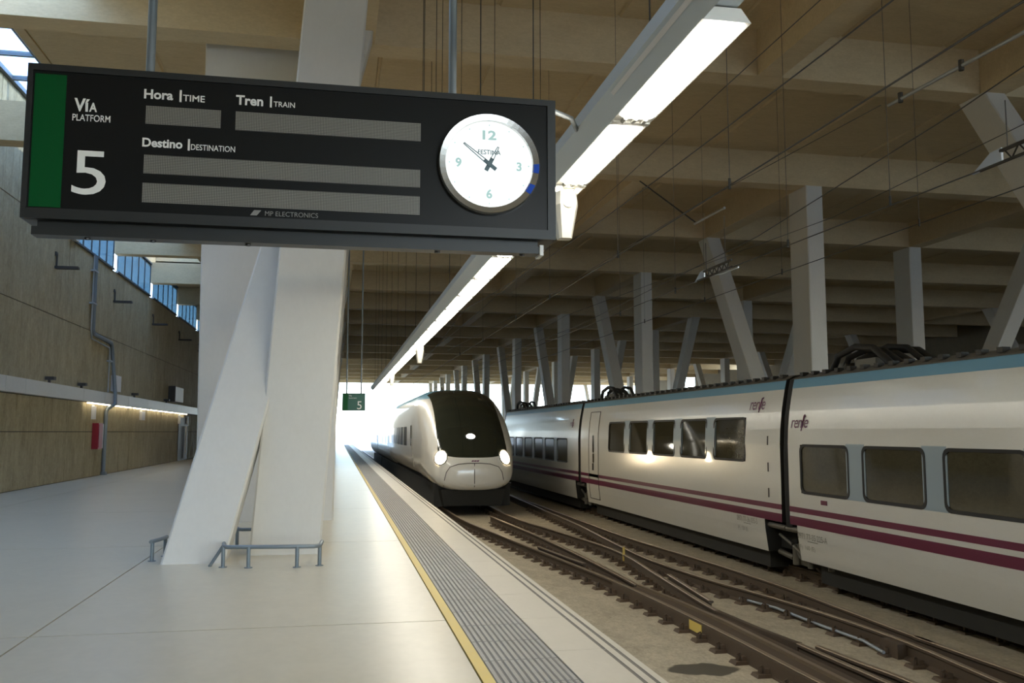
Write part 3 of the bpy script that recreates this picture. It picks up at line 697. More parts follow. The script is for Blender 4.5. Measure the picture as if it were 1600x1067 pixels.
for a, b in zip(ST[:-1], ST[1:]):
    m = 3 if b[0] < 7 else 6
    yy += [a[0] + (b[0] - a[0]) * k / m for k in range(m)]
yy.append(20.3)
rings = []
for y in yy:
    w_, zb, zt, n = sect(y); zc = (zb + zt) / 2; hh = (zt - zb) / 2; rg = []
    for k in range(N):
        a = 2 * PI * k / N; c_, s_ = math.cos(a), math.sin(a)
        rg.append(bm.verts.new((XT + w_ * math.copysign(abs(c_) ** (2 / n), c_), YT + y, zc + hh * math.copysign(abs(s_) ** (2 / n), s_))))
    rings.append(rg)
for r0, r1 in zip(rings[:-1], rings[1:]):
    for k in range(N): bm.faces.new((r0[k], r0[(k + 1) % N], r1[(k + 1) % N], r1[k]))
bm.faces.new(rings[0]); bm.faces.new(rings[-1][::-1])
# the windscreen edge is one plane rising towards the rear; a second plane ends it on the roof
pc, pn = Vector((XT, YT, 0.80)), Vector((0, -0.50, 1)).normalized()
bmesh.ops.bisect_plane(bm, geom=bm.verts[:] + bm.edges[:] + bm.faces[:], plane_co=pc, plane_no=pn)
bmesh.ops.bisect_plane(bm, geom=bm.verts[:] + bm.edges[:] + bm.faces[:], plane_co=Vector((XT, YT + 4.3, 0)), plane_no=Vector((0, 1, 0)))
bmesh.ops.bisect_plane(bm, geom=bm.verts[:] + bm.edges[:] + bm.faces[:], plane_co=Vector((XT, YT, 2.80)), plane_no=Vector((0, 0, 1)))
for sx in (-1, 1):
    bmesh.ops.bisect_plane(bm, geom=bm.verts[:] + bm.edges[:] + bm.faces[:], plane_co=Vector((XT + sx * 1.10, YT, 0.9)), plane_no=Vector((sx, -0.02, 0.06)).normalized())
def inside_pillars(c): return all((c - Vector((XT + sx * 1.10, YT, 0.9))).dot(Vector((sx, -0.02, 0.06))) < 0 for sx in (-1, 1))
bmesh.ops.recalc_face_normals(bm, faces=bm.faces)
groups = {0: [], 1: [], 2: []}
for f in bm.faces:
    c_ = f.calc_center_median()
    if (c_ - pc).dot(pn) > 0 and c_.y < YT + 4.3 and inside_pillars(c_): groups[1].append(f)
    elif c_.z > 2.80 and c_.y > YT + 2: groups[2].append(f)
    else: groups[0].append(f)
for gi, (nm, m) in {0: ('body_shell', 'nose'), 1: ('windscreen', 'screen'), 2: ('roof_shell', 'roofblue')}.items():
    idx = {}; vs_ = []; fs_ = []
    for f in groups[gi]:
        ids = []
        for v in f.verts:
            if v not in idx: idx[v] = len(vs_); vs_.append(tuple(v.co))
            ids.append(idx[v])
        fs_.append(ids)
    MB().add(vs_, fs_, 0, True).build(nm, m, tr)
bm.free()
def lamp(name, m, x, z, rx, rz, tilt=0.0):
    c_ = Vector(on_nose(x, z)); e = 0.03
    nx = Vector(on_nose(x + e, z)) - Vector(on_nose(x - e, z)); nz_ = Vector(on_nose(x, z + e)) - Vector(on_nose(x, z - e))
    nn = nx.cross(nz_).normalized()
    if nn.y > 0: nn = -nn
    nx.normalize(); nz_ = nn.cross(nx)
    vs_, fs_ = [], []
    prof = [(1.0, 0.0), (0.92, 0.03), (0.6, 0.055), (0.0, 0.065)]
    for (k, h) in prof:
        for i in range(20):
            a = 2 * PI * i / 20; vs_.append(c_ + nx * (rx * k * math.cos(a)) + nz_ * (rz * k * math.sin(a)) + nn * h)
    for r in range(3):
        for i in range(20): fs_.append([r * 20 + i, r * 20 + (i + 1) % 20, (r + 1) * 20 + (i + 1) % 20, (r + 1) * 20 + i])
    h_ = MB().add(vs_, fs_, 0, True).build(name, m, tr)
    rg = [c_ + nx * (rx * 1.18 * math.cos(2 * PI * i / 20)) + nz_ * (rz * 1.18 * math.sin(2 * PI * i / 20)) + nn * 0.012 for i in range(21)]
    MB().tube(rg, 0.022, 6, cap=False).build('lamp_rim', 'led', h_)
lamp('headlight', 'head', -1.02, 0.86, 0.17, 0.21); lamp('headlight', 'head', 0.98, 0.86, 0.15, 0.22); lamp('top_lamp', 'headc', -0.03, 1.50, 0.13, 0.11)
def seam(pts, name='seam', r=0.012):
    MB().tube([tuple(Vector(on_nose(x, z)) + Vector((0, -0.004, 0))) for x, z in pts], r, 6).build(name, 'seam', tr)
arch = [(-0.93, -0.10), (-0.93, 0.0), (-0.92, 0.2), (-0.87, 0.42), (-0.76, 0.58), (-0.5, 0.665), (-0.2, 0.69), (0.2, 0.69), (0.5, 0.665), (0.76, 0.58), (0.87, 0.42), (0.92, 0.2), (0.93, 0.0), (0.93, -0.10)]
seam(arch, 'coupler_door_seam'); seam([(0.0, 0.69), (0.0, 0.4), (0.0, 0.1), (0.0, -0.04)], 'coupler_door_seam')
lg = MB()
for k in range(3):
    x = -0.10 + 0.08 * k
    lg.add([tuple(Vector(on_nose(a, b)) + Vector((0, -0.01, 0))) for a, b in ((x, 0.74), (x + 0.07, 0.74), (x + 0.10, 0.78), (x + 0.03, 0.78))], [[0, 1, 2, 3]])
lg.build('nose_emblem', 'brand', tr)
MB().sweep([(XT - 1.2, YT + 0.5, -0.2), (XT - 1.2, YT + 20, -0.2)], [(0, -0.45), (2.4, -0.45), (2.4, 0.25), (0, 0.25)]).build('underframe', 'under', tr)
MB().hexa([(XT - 0.9, YT + 0.35, -0.62), (XT + 0.9, YT + 0.35, -0.62), (XT + 1.1, YT + 1.0, -0.62), (XT - 1.1, YT + 1.0, -0.62)], [(XT - 1.0, YT + 0.25, -0.12), (XT + 1.0, YT + 0.25, -0.12), (XT + 1.2, YT + 1.0, -0.12), (XT - 1.2, YT + 1.0, -0.12)]).build('plough', 'under', tr)
for yb in (2.6, 5.0, 16.0, 18.4):
    for sx in (-1, 1):
        MB().disc((XT + sx * 0.76, YT + yb, TOP + 0.45), (sx, 0, 0), 0, 0, 24, prof=[(0.05, 0), (0.48, 0), (0.48, 0.03), (0.45, 0.04), (0.45, 0.12), (0.2, 0.09), (0, 0.14)]).build('wheel', 'wheel', tr)
def side_panel(parent, y0, y1, z0, z1, m, name, fn=tpt, off=0.006, n=6):
    mb = MB(); zz = [z0 + (z1 - z0) * k / n for k in range(n + 1)]
    for a, b in zip(zz[:-1], zz[1:]): mb.add([fn(y0, a, off), fn(y1, a, off), fn(y1, b, off), fn(y0, b, off)], [[0, 1, 2, 3]])
    return mb.build(name, m, parent)
for a, b in ((5.6, 6.5),):
    d = side_panel(tr, a, b, -0.02, 2.1, 'nose', 'cab_door', off=0.008)
    side_panel(d, a + 0.2, b - 0.2, 1.15, 1.9, 'pane', 'door_window', off=0.014)
    MB().tube([tpt(a - 0.08, 0.4, 0.05), tpt(a - 0.08, 1.4, 0.05)], 0.02, 6).build('grab_rail', 'chrome', d)
for k in range(6): side_panel(tr, 8.2 + 1.95 * k, 9.75 + 1.95 * k, 1.12, 1.86, 'pane', 'side_window')
side_panel(tr, 4.6, 20.3, 0.0, 0.10, 'band', 'side_stripe')
# two roof aerials and a short mast
for x, y, h in ((-0.5, 4.6, 0.14), (-0.2, 3.6, 0.10)):
    b_ = Vector((XT + x, YT + y, 2.98 if y < 4 else 3.12)); MB().hexa([b_ + Vector((-0.04, -0.1, -0.06)), b_ + Vector((0.04, -0.1, -0.06)), b_ + Vector((0.04, 0.12, -0.06)), b_ + Vector((-0.04, 0.12, -0.06))],
        [b_ + Vector((-0.01, 0.02, h)), b_ + Vector((0.01, 0.02, h)), b_ + Vector((0.01, 0.1, h)), b_ + Vector((-0.01, 0.1, h))]).build('roof_aerial', 'dark', tr)
# trailing coaches of the same train
def trail(label, y0, y1):
    t = thing('passenger_coach', label, 'train car', (XT, y0, BED))
    prof = []
    for k in range(48):
        a = 2 * PI * k / 48; c_, s_ = math.cos(a), math.sin(a); n = 3.7
        prof.append((1.45 * math.copysign(abs(c_) ** (2 / n), c_), 1.45 + 1.55 * math.copysign(abs(s_) ** (2 / n), s_)))
    MB().sweep([(XT, y0, 0), (XT, y1, 0)], prof).build('body_shell', 'nose', t)
    MB().box(XT - 1.15, XT + 1.15, y0 + 0.2, y1 - 0.2, -0.6, 0.0).build('underframe', 'under', t)
    def fn(y, z, off): 
        u = min(1, abs((z - 1.45) / 1.55)); return (XT - 1.45 * (1 - u ** 3.7) ** (1 / 3.7) - off, y, z)
    k = y0 + 1.6
    while k + 1.4 < y1 - 0.8:
        side_panel(t, k, k + 1.4, 0.95, 1.75, 'pane', 'side_window', fn); k += 1.85
    d = side_panel(t, y0 + 0.4, y0 + 1.3, 0.0, 2.2, 'nose', 'door', fn, 0.012)
    MB().sweep([(XT, y0 - 0.3, 0), (XT, y0, 0)], [(x * 0.9, 1.45 + (z - 1.45) * 0.9) for x, z in prof]).build('gangway_bellows', 'rubber', t)
    for yb in (y0 + 0.2,):
        for sx in (-1, 1): MB().disc((XT + sx * 0.76, yb, TOP + 0.40), (sx, 0, 0), 0.4, 0.1, 20).build('wheel', 'wheel', t)
trail('first white trailing coach behind the cab of the arriving train', YT + 20.6, YT + 33.6)
trail('second white trailing coach of the arriving train, almost out of sight', YT + 33.9, YT + 46.9)

# ------------------------------------------------------------------ fluorescent lamp row above the platform edge
LZ = 3.75
ca = thing('lamp_carrier', 'long grey cable channel carrying the row of fluorescent lamps', 'cable channel', (1.76, 4, LZ))
MB().sweep([(1.755, -19, LZ), (1.755, 46, LZ)], [(-0.075, 0.10), (0.02, 0.02), (0.045, 0.0), (0.045, 0.16), (-0.075, 0.19)]).build('channel', 'lampbody', ca)
MB().sweep([(1.755, 3.9, LZ), (1.755, 5.35, LZ)], [(-0.062, 0.075), (-0.040, 0.057), (-0.042, 0.055), (-0.064, 0.073)]).build('reflection_strip', 'plate', ca)  # pale strip painting the white reflection along the channel
MB().sweep([(1.9, -19, LZ + 0.09), (1.9, 46, LZ + 0.09)], [(-0.10, 0.0), (0.10, 0.0), (0.06, 0.05), (-0.06, 0.05)]).build('channel_lid', 'lampbody', ca)
for k in range(15):
    y = 4.9 + 1.62 * 2 * k
    if y > 44: break
    MB().tube([(1.80, y, LZ + 0.15), (1.80, y, ZS)], 0.006, 5).build('suspension_rod', 'dark', ca)
LY = {k: 4.12 + 1.60 * k for k in range(-13, 26)}
def lamp_unit(k):
    y = LY[k]; L = 1.58
    lab = 'lit white fluorescent lamp, %s of the row from its near end above the platform' % ORD[k]
    if k < 0: lab = 'added unseen fluorescent lamp continuing the row behind the viewpoint, %s back from the gap' % ORD[-k - 3]  # unseen lamps added to light the faces turned to the camera
    if k == 0: lab = 'large lit fluorescent lamp at the near end of the row, top of the picture'
    t = thing('fluorescent_lamp', lab, 'lamp', (1.93, y, LZ), 'fluorescent lamps in a row over the platform edge')
    return t, y, L
t0_, y, L = lamp_unit(0)
def lamp_parts(t, y, L):
    MB().hexa([(1.795, y, LZ), (2.065, y, LZ), (2.065, y + L, LZ), (1.795, y + L, LZ)], [(1.84, y + 0.02, LZ + 0.085), (2.02, y + 0.02, LZ + 0.085), (2.02, y + L - 0.02, LZ + 0.085), (1.84, y + L - 0.02, LZ + 0.085)]).build('lamp_tray', 'tray', t)
    pts = []
    for i in range(7): 
        a = PI * i / 6; pts.append((1.93 - 0.118 * math.cos(a), LZ - 0.002 - 0.022 * math.sin(a)))
    mb = MB(); ya, yb = y + 0.03, y + L - 0.17
    mb.add([(x, ya, z) for x, z in pts] + [(x, yb, z) for x, z in pts], [[i, i + 1, 8 + i, 7 + i] for i in range(6)] + [list(range(7)), list(range(7, 14))], 0)
    mb.build('diffuser', 'diffuser', t)
    for dx in (-0.07, 0.0, 0.07):
        MB().disc((1.93 + dx, y + L - 0.15, LZ - 0.012), (0, 1, 0), 0.016, 0.07, 8).build('lamp_socket', 'socket', t)
    MB().box(1.80, 2.06, y + L - 0.06, y + L - 0.01, LZ - 0.012, LZ + 0.01).build('end_plate', 'tray', t)
lamp_parts(t0_, y, L)
for k in range(-13, 26):
    if k in (-2, -1, 0): continue
    t, y2, L = lamp_unit(k)
    for c_ in list(t0_.children):
        o = c_.copy(); C.objects.link(o); o.parent = t
# speakers under the lamp row
def speaker(label, y, x=1.94):
    t = thing('loudspeaker', label, 'loudspeaker', (x, y, 3.34))
    def ring(z, w_, d): 
        return [(x - w_ * 0.7, y - d, z), (x + w_ * 0.7, y - d, z), (x + w_, y - d * 0.5, z), (x + w_, y + d, z), (x - w_, y + d, z), (x - w_, y - d * 0.5, z)]
    mb = MB().hexa(ring(3.30, 0.055, 0.06), ring(3.58, 0.10, 0.13)); mb.hexa(ring(3.58, 0.10, 0.13), ring(3.70, 0.09, 0.11)); mb.build('cabinet', 'speaker', t)
    MB().box(x - 0.02, x + 0.02, y - 0.02, y + 0.02, 3.70, LZ).build('bracket', 'lampbody', t)
    MB().tube([(x + 0.05, y - 0.1, 3.70), (x + 0.08, y - 0.05, 3.735), (x + 0.02, y, 3.745)], 0.008, 6).build('cable', 'speaker', t)
    MB().disc((x, y - 0.135, 3.60), (0, 1, 0), 0.05, 0.008, 14).build('grille', 'tray', t)
speaker('cream loudspeaker hanging under the lamps beside the departure board', 7.35, 1.90)
speaker('cream loudspeaker hanging under the lamps halfway down the row', 21.5)
speaker('small cream loudspeaker hanging near the far end of the lamp row', 32.5)

# ------------------------------------------------------------------ departure board
SY = 4.5
sg = thing('departure_board', 'large black platform departure board with a lit clock, hung over the platform', 'sign', (-0.18, SY, 2.63))
def sp_(x, z, d=0.0): return (x, SY - d, z)
MB().box(-1.48, 1.115, SY + 0.02, SY + 0.34, 2.655, 3.41).build('housing', 'signframe', sg)
fm = MB(); o_ = [(-1.48, 2.655), (1.115, 2.655), (1.115, 3.41), (-1.48, 3.41)]; i_ = [(-1.455, 2.705), (1.072, 2.705), (1.072, 3.378), (-1.455, 3.378)]
ring_mesh(o_, i_, lambda x, z: sp_(x, z), lambda x, z: sp_(x, z, 0.0), 0, fm); ring_mesh(i_, i_, lambda x, z: sp_(x, z), lambda x, z: sp_(x, z, -0.02), 0, fm); ring_mesh(o_, o_, lambda x, z: sp_(x, z), lambda x, z: sp_(x, z, -0.03), 0, fm)
fm.build('front_frame', 'signframe', sg)
pn_ = MB().box(-1.455, 1.072, SY + 0.010, SY + 0.02, 2.705, 3.378).build('front_panel', 'signblack', sg)
MB().box(-1.447, -1.307, SY + 0.006, SY + 0.010, 2.711, 3.362).build('green_panel', 'signgreen', sg)
for (x0, x1, z0, z1) in ((-0.942, -0.590, 3.148, 3.238), (-0.520, 0.401, 3.143, 3.239), (-0.942, 0.400, 2.900, 2.992), (-0.944, 0.399, 2.756, 2.852)):
    MB().box(x0, x1, SY + 0.006, SY + 0.010, z0, z1).build('display_window', 'display', sg)
def sign_text(body, x, z, wd, ht, m='white', parent=None, **k):
    mb = MB(); text_fit(mb, body, lambda s, q: (x + s, SY + 0.005, z + q), 0, 0, width=wd, height=ht, **k); return mb.build('lettering', m, parent or sg)
sign_text('Ví', -1.268, 3.190, 0.070, 0.064, bold=0.03); sign_text('A', -1.200, 3.190, 0.036, 0.045, bold=0.03)
sign_text('PLATFORM', -1.273, 3.141, 0.171, 0.034, bold=0.01)
sign_text('5', -1.262, 2.782, 0.152, 0.228, bold=0.0)
sign_text('Hora', -0.953, 3.275, 0.135, 0.047, bold=0.03); sign_text('TIME', -0.772, 3.273, 0.103, 0.034, bold=0.012)
sign_text('Tren', -0.521, 3.275, 0.131, 0.049, bold=0.03); sign_text('TRAIN', -0.339, 3.276, 0.104, 0.028, bold=0.012)
sign_text('Destino', -0.952, 3.033, 0.186, 0.044, bold=0.03); sign_text('DESTINATION', -0.726, 3.029, 0.208, 0.030, bold=0.008)
for x, z0, z1 in ((-0.788, 3.268, 3.327), (-0.357, 3.271, 3.326), (-0.741, 3.025, 3.082)):
    MB().box(x, x + 0.009, SY + 0.004, SY + 0.010, z0, z1).build('divider_bar', 'white', sg)
sign_text('MP ELECTRONICS', -0.366, 2.716, 0.257, 0.025, 'dimprint')
MB().add([(-0.437, SY + 0.005, 2.715), (-0.405, SY + 0.005, 2.715), (-0.384, SY + 0.005, 2.742), (-0.418, SY + 0.005, 2.742)], [[0, 1, 2, 3]]).build('maker_logo', 'dimprint', sg)
MB().box(-1.44, 1.05, SY + 0.04, SY + 0.13, 2.585, 2.625).box(-1.42, 1.03, SY + 0.06, SY + 0.10, 2.625, 2.655).build('bottom_rail', 'signframe', sg)
for x in (-1.2, -0.9, -0.45, 0.5, 0.95):
    MB().disc((x, SY + 0.085, 2.577), (0, 0, 1), 0.014, 0.012, 8).build('bolt', 'signframe', sg)
MB().box(1.035, 1.055, SY + 0.03, SY + 0.14, 2.575, 2.63).build('end_cap', 'white', sg)
for x in (-0.965, 0.585):
    MB().tube([(x, SY + 0.18, 3.41), (x, SY + 0.18, ZS)], 0.022, 12).disc((x, SY + 0.18, 3.41), (0, 0, 1), 0.05, 0.012, 14).build('suspension_pole', 'bluepipe', sg)
MB().tube([(0.99, SY + 0.12, 3.40), (1.02, SY + 0.2, 3.445), (1.12, SY + 0.42, 3.53), (1.31, SY + 0.8, 3.65), (1.55, SY + 1.3, 3.80), (1.70, SY + 1.7, 3.86)], 0.018, 8).build('flexible_conduit', 'bluepipe', sg)
ck = thing('clock', '', '', (0, 0, 0)); 
for p in ('label', 'category'): del ck[p]
ck.parent = sg; ck.location = Vector((0.755, SY, 3.038)) - Vector(sg['_o']); ck['_o'] = [0.755, SY, 3.038]
CX, CZ = 0.757, 3.038
MB().disc((CX, SY + 0.01, CZ), (0, -1, 0), 0, 0, 48, prof=[(0.268, 0.0), (0.268, 0.03), (0.262, 0.042), (0.232, 0.036), (0.228, 0.026), (0.228, 0.0)]).build('clock_rim', 'chrome', ck)
MB().disc((CX, SY + 0.01, CZ), (0, -1, 0), 0, 0, 48, prof=[(0.228, 0.02), (0.0, 0.02)]).build('dial', 'dial', ck)
for a0, a1 in ((-2, 9), (24, 36)):
    mb = MB(); pts = []
    for rr, dd in ((0.2295, 0.0335), (0.262, 0.0435)):
        for k in range(4):
            a = math.radians(-(a0 + (a1 - a0) * k / 3)); pts.append((CX + rr * math.cos(a), SY + 0.01 - dd - 0.0015, CZ + rr * math.sin(a)))
    mb.add(pts, [[0, 1, 5, 4], [1, 2, 6, 5], [2, 3, 7, 6]]); mb.build('rim_mark', 'blue', ck)
def dial_text(body, x, z, ht, wd=None, m='numeral', **k):
    mb = MB(); pts, fs = text_mesh(body, 1.0, **k); xa = min(p.x for p in pts); xb = max(p.x for p in pts); za = min(p.y for p in pts); zb = max(p.y for p in pts)
    s = ht / (zb - za); sx = wd / (xb - xa) if wd else s
    mb.add([(CX + x + (p.x - (xa + xb) / 2) * sx, SY - 0.0125, CZ + z + (p.y - (za + zb) / 2) * s) for p in pts], fs); return mb.build('numeral', m, ck)
dial_text('12', 0.0, 0.155, 0.052, 0.075, bold=0.045); dial_text('3', 0.158, -0.005, 0.05, bold=0.045); dial_text('6', 0.0, -0.158, 0.052, bold=0.045); dial_text('9', -0.162, -0.0, 0.052, bold=0.045)
dial_text('FESTINA', 0.0, 0.063, 0.026, 0.122, m='hand', bold=0.02)
for k in range(12):
    a = 2 * PI * k / 12; r = 0.209
    MB().disc((CX + r * math.sin(a), SY - 0.010, CZ + r * math.cos(a)), (0, -1, 0), 0.0042, 0.003, 8).build('hour_dot', 'numeral', ck)
def hand(ang, L, wd, tail, name):
    a = math.radians(ang); d = Vector((math.sin(a), 0, math.cos(a))); s = Vector((math.cos(a), 0, -math.sin(a))); c_ = Vector((CX, SY - 0.016, CZ)); mb = MB()
    def bar(p, q, w_):
        e = (q - p).normalized(); n_ = Vector((e.z, 0, -e.x)) * (w_ / 2); th = Vector((0, 0.003, 0))
        mb.hexa([p - n_, q - n_, q + n_, p + n_], [p - n_ + th, q - n_ + th, q + n_ + th, p + n_ + th])
    bar(c_ - d * tail, c_ + d * 0.035, wd * 1.6)
    bar(c_ + d * 0.03 - s * wd * 0.6, c_ + d * L - s * wd * 0.25, 0.0045); bar(c_ + d * 0.03 + s * wd * 0.6, c_ + d * L * 0.98 + s * wd * 0.25, 0.0045)
    bar(c_ + d * L * 0.97, c_ + d * L, wd * 0.7)
    mb.build(name, 'hand', ck)
hand(-52, 0.172, 0.013, 0.045, 'minute_hand'); hand(27, 0.105, 0.014, 0.04, 'hour_hand')
MB().disc((CX, SY - 0.016, CZ), (0, -1, 0), 0.014, 0.006, 16).build('hand_hub', 'hand', ck)

# small far platform sign
fs2 = thing('platform_sign', 'small dark green hanging platform sign with a white numeral, beyond the pier', 'sign', (0.52, 28, 2.3))
MB().box(0.17, 0.87, 28.0, 28.16, 2.30, 2.84).build('housing', 'signframe', fs2)
MB().box(0.19, 0.34, 27.985, 28.0, 2.32, 2.82).build('green_panel', 'signgreen', fs2); MB().box(0.34, 0.85, 27.985, 28.0, 2.32, 2.82).build('front_panel', 'greensign', fs2)
mb = MB(); text_fit(mb, '5', lambda s, q: (0.62 + s, 27.98, 2.35 + q), 0, 0, height=0.26); mb.build('lettering', 'white', fs2)
mb = MB(); text_fit(mb, 'Vía', lambda s, q: (0.37 + s, 27.98, 2.74 + q), 0, 0, height=0.05); mb.build('lettering', 'white', fs2)
mb = MB(); text_fit(mb, 'PLATFORM', lambda s, q: (0.37 + s, 27.98, 2.67 + q), 0, 0, height=0.035); mb.build('lettering', 'white', fs2)
for x in (0.3, 0.74): MB().tube([(x, 28.08, 2.84), (x, 28.08, ZB)], 0.025, 8).build('suspension_pole', 'bluepipe', fs2)

# ------------------------------------------------------------------ things on the left wall
tk = thing('wall_trunking', 'long pale cable trunking running along the concrete wall', 'trunking', (-8.85, 30, 2.95))
y = 14.0; edges_ = [14, 18, 22, 26, 27.6, 33.6, 36.5, 40.5, 44.5, 48.5, 52.5, 56.5, 60.5, 64.5, 68.5, 74]
for a, b in zip(edges_[:-1], edges_[1:]):
    MB().hexa([(-8.9, a + 0.01, 2.74), (-8.66, a + 0.01, 2.74), (-8.66, b - 0.01, 2.74), (-8.9, b - 0.01, 2.74)], [(-8.9, a + 0.01, 3.20), (-8.66, a + 0.01, 3.16), (-8.66, b - 0.01, 3.16), (-8.9, b - 0.01, 3.20)]).build('trunking_section', 'trunk', tk)
for k in range(6):
    y = 34.4 + 3.7 * k
    t = thing('wall_light', 'slim lit batten under the wall trunking, %s from the drain pipe side' % ORD[k], 'lamp', (-8.72, y, 2.7), 'slim lit battens under the wall trunking')
    MB().box(-8.80, -8.70, y, y + 3.4, 2.715, 2.738).build('lamp_body', 'tray', t)
    MB().tube([(-8.75, y + 0.05, 2.695), (-8.75, y + 3.35, 2.695)], 0.02, 8).build('lamp_tube', 'walltube', t)
for k, y in enumerate((30.5, 38.2, 46.0, 53.5, 60.8)):
    t = thing('wall_floodlight', 'small dark L-shaped floodlight on the concrete wall, %s along from the camera' % ORD[k], 'lamp', (-8.9, y, 6.8))
    MB().tube([(-8.86, y, 7.3), (-8.86, y, 6.92)], 0.03, 6).build('stem', 'dark', t)
    MB().box(-8.9, -8.2, y - 0.10, y + 0.12, 6.84, 6.92).build('lamp_head', 'dark', t)
    MB().box(-8.9, -8.86, y - 0.1, y + 0.1, 7.25, 7.38).build('wall_plate', 'dark', t)
dp = thing('drain_pipe', 'grey pipe stepping down the concrete wall from the clerestory window', 'pipe', (-8.85, 37.4, 0))
MB().tube([(-8.82, 35.0, 8.1), (-8.82, 35.0, 5.42), (-8.82, 35.15, 5.25), (-8.82, 37.75, 5.17), (-8.82, 37.9, 5.05), (-8.62, 37.9, 3.2), (-8.60, 37.9, 2.75), (-8.8, 37.5, 2.55), (-8.82, 37.45, 2.4), (-8.82, 37.4, 0.05)], 0.075, 8).build('pipe', 'bluepipe', dp)
MB().tube([(-8.82, 34.75, 8.1), (-8.82, 34.75, 5.4), (-8.82, 34.9, 5.05), (-8.82, 37.5, 4.95), (-8.82, 37.6, 4.8), (-8.82, 37.6, 3.2)], 0.03, 6).build('cable_conduit', 'galv', dp)
for z in (7.5, 6.3, 4.4): MB().box(-8.9, -8.74, 34.6 if z > 5 else 37.5, 35.12 if z > 5 else 38.02, z, z + 0.06).build('pipe_clamp', 'galv', dp)
MB().box(-8.9, -8.72, 37.3, 37.6, 0, 0.12).build('pipe_foot', 'bluepipe', dp)
t = thing('fire_cabinet', 'dark red fire cabinet on the concrete wall beside the drain pipe', 'cabinet', (-8.8, 36.2, 1.1))
MB().box(-8.9, -8.68, 35.85, 36.5, 1.02, 1.98).build('cabinet_body', 'red', t); MB().box(-8.68, -8.665, 35.9, 36.45, 1.07, 1.93).build('cabinet_door', 'red', t)
MB().box(-8.9, -8.70, 36.53, 36.68, 1.05, 1.95).build('side_plate', 'plate', t)
t = thing('junction_box', 'pale junction box on the wall directly beside the drain pipe', 'box', (-8.8, 38.7, 3.4)); MB().box(-8.9, -8.7, 38.3, 39.2, 3.28, 3.92).build('box_body', 'plate', t); MB().box(-8.7, -8.69, 38.35, 39.15, 3.33, 3.87).build('box_lid', 'plate', t)
t = thing('wall_panel_box', 'white panel box above the trunking near the white pier', 'box', (-8.8, 52, 3.4)); MB().box(-8.9, -8.55, 51.0, 53.6, 3.3, 4.1).build('box_body', 'plate', t); MB().box(-8.9, -8.54, 50.9, 51.0, 3.28, 4.12).build('box_edge', 'dark', t)
for k, (y, z, lab) in enumerate(((30.0, 3.2, 'left of the drain pipe'), (33.6, 3.2, 'just before the drain pipe'), (42.0, 3.2, 'after the junction box'), (49.6, 3.2, 'before the white panel box'))):
    t = thing('wall_camera', 'small dark camera bracket standing on the trunking, ' + lab, 'camera', (-8.75, y, z))
    MB().box(-8.79, -8.72, y - 0.04, y + 0.04, 3.15, 3.27).build('stem', 'dark', t); MB().box(-8.86, -8.6, y - 0.10, y + 0.14, 3.26, 3.36).build('camera_body', 'dark', t)
for k, (y, lab) in enumerate(((35.6, 'short white wall bracket under the trunking above the fire cabinet'), (43.9, 'white socket box under the trunking past the drain pipe'), (54.2, 'short white bracket under the trunking before the dark doorway'), (57.0, 'short white bracket under the trunking at the dark doorway'))):
    o = MB().box(-8.9, -8.78, y, y + (0.22 if k != 1 else 0.7), 2.12 if k != 1 else 2.2, 2.6).box(-8.9, -8.86, y - 0.03, y + 0.3, 2.55, 2.64).build('wall_bracket', 'plate', None, (-8.85, y, 2.3))
    tag(o, lab, 'bracket')
d = base('door_1', (-8.9, 55, 0)); MB().box(-8.9, -8.86, 54.3, 57.6, 0, 2.5).build('door_leaf', 'dark', d); MB().tube([(-8.78, 56.4, 0.1), (-8.78, 56.4, 2.0)], 0.07, 8).build('door_post', 'plate', d)

# ------------------------------------------------------------------ overhead wires
def wire(label, pts, r=0.008, m='wire', n=5, name='contact_wire', cat='wire'):
    o = MB().tube(pts, r, n).build(name, m, None, pts[0]); return tag(o, label, cat)
H = lambda h: 1.65 + h
wire('straight overhead contact wire above the platform track', [(4.2, -5, H(2.7)), (4.2, 20, H(2.7)), (4.22, 60, H(2.7)), (4.22, 120, H(2.7))], 0.009)
ms = []
for k in range(61):
    y = -5 + 2 * k; u = ((y + 20) % 50) / 50 * 2 - 1; ms.append((4.2, y, H(3.35 + 0.8 * u * u)))
wire('sagging upper messenger wire above the platform track', ms, 0.008, name='messenger_wire')
wire('second thin messenger wire close beside the upper one', [(4.42, -5, H(4.2)), (4.40, 12, H(4.0)), (4.35, 30, H(3.75)), (4.3, 60, H(3.9))], 0.006, name='messenger_wire')
wire('overhead contact wire crossing between the two tracks', [(6.62, 7.5, H(2.74)), (6.42, 14.6, H(2.74)), (6.3, 25, H(2.74)), (6.0, 60, H(2.74))], 0.009)
wire('messenger wire crossing above the middle rails', [(6.5, 4, H(3.9)), (6.62, 8.4, H(3.5)), (6.75, 13.5, H(3.2)), (6.9, 25, H(3.1)), (7, 60, H(3.6))], 0.008, name='messenger_wire')
wire('overhead contact wire above the standing coaches', [(9.05, -5, H(3.3)), (9.05, 30, H(3.3)), (9.05, 110, H(3.3))], 0.009)
wire('upper messenger wire above the standing coaches', [(9.05, -5, H(4.6)), (9.05, 15, H(4.0)), (9.05, 35, H(4.7)), (9.05, 70, H(4.0)), (9.05, 110, H(4.6))], 0.007, name='messenger_wire')
wire('thin stay wire running from the pale tension rod into the roof', [(6.5, 9.6, H(4.0)), (6.2, 14.2, H(4.0)), (6.0, 30, H(4.0)), (5.6, 46, H(4.2))], 0.006, name='stay_wire')
tn = thing('tension_rod', 'pale thick insulator rod at the upper right above the coaches', 'insulator', (6.7, 8.3, H(4)))
MB().tube([(6.75, 7.4, H(4.02)), (6.6, 9.6, H(4.0))], 0.022, 8).build('rod', 'wirelight', tn)
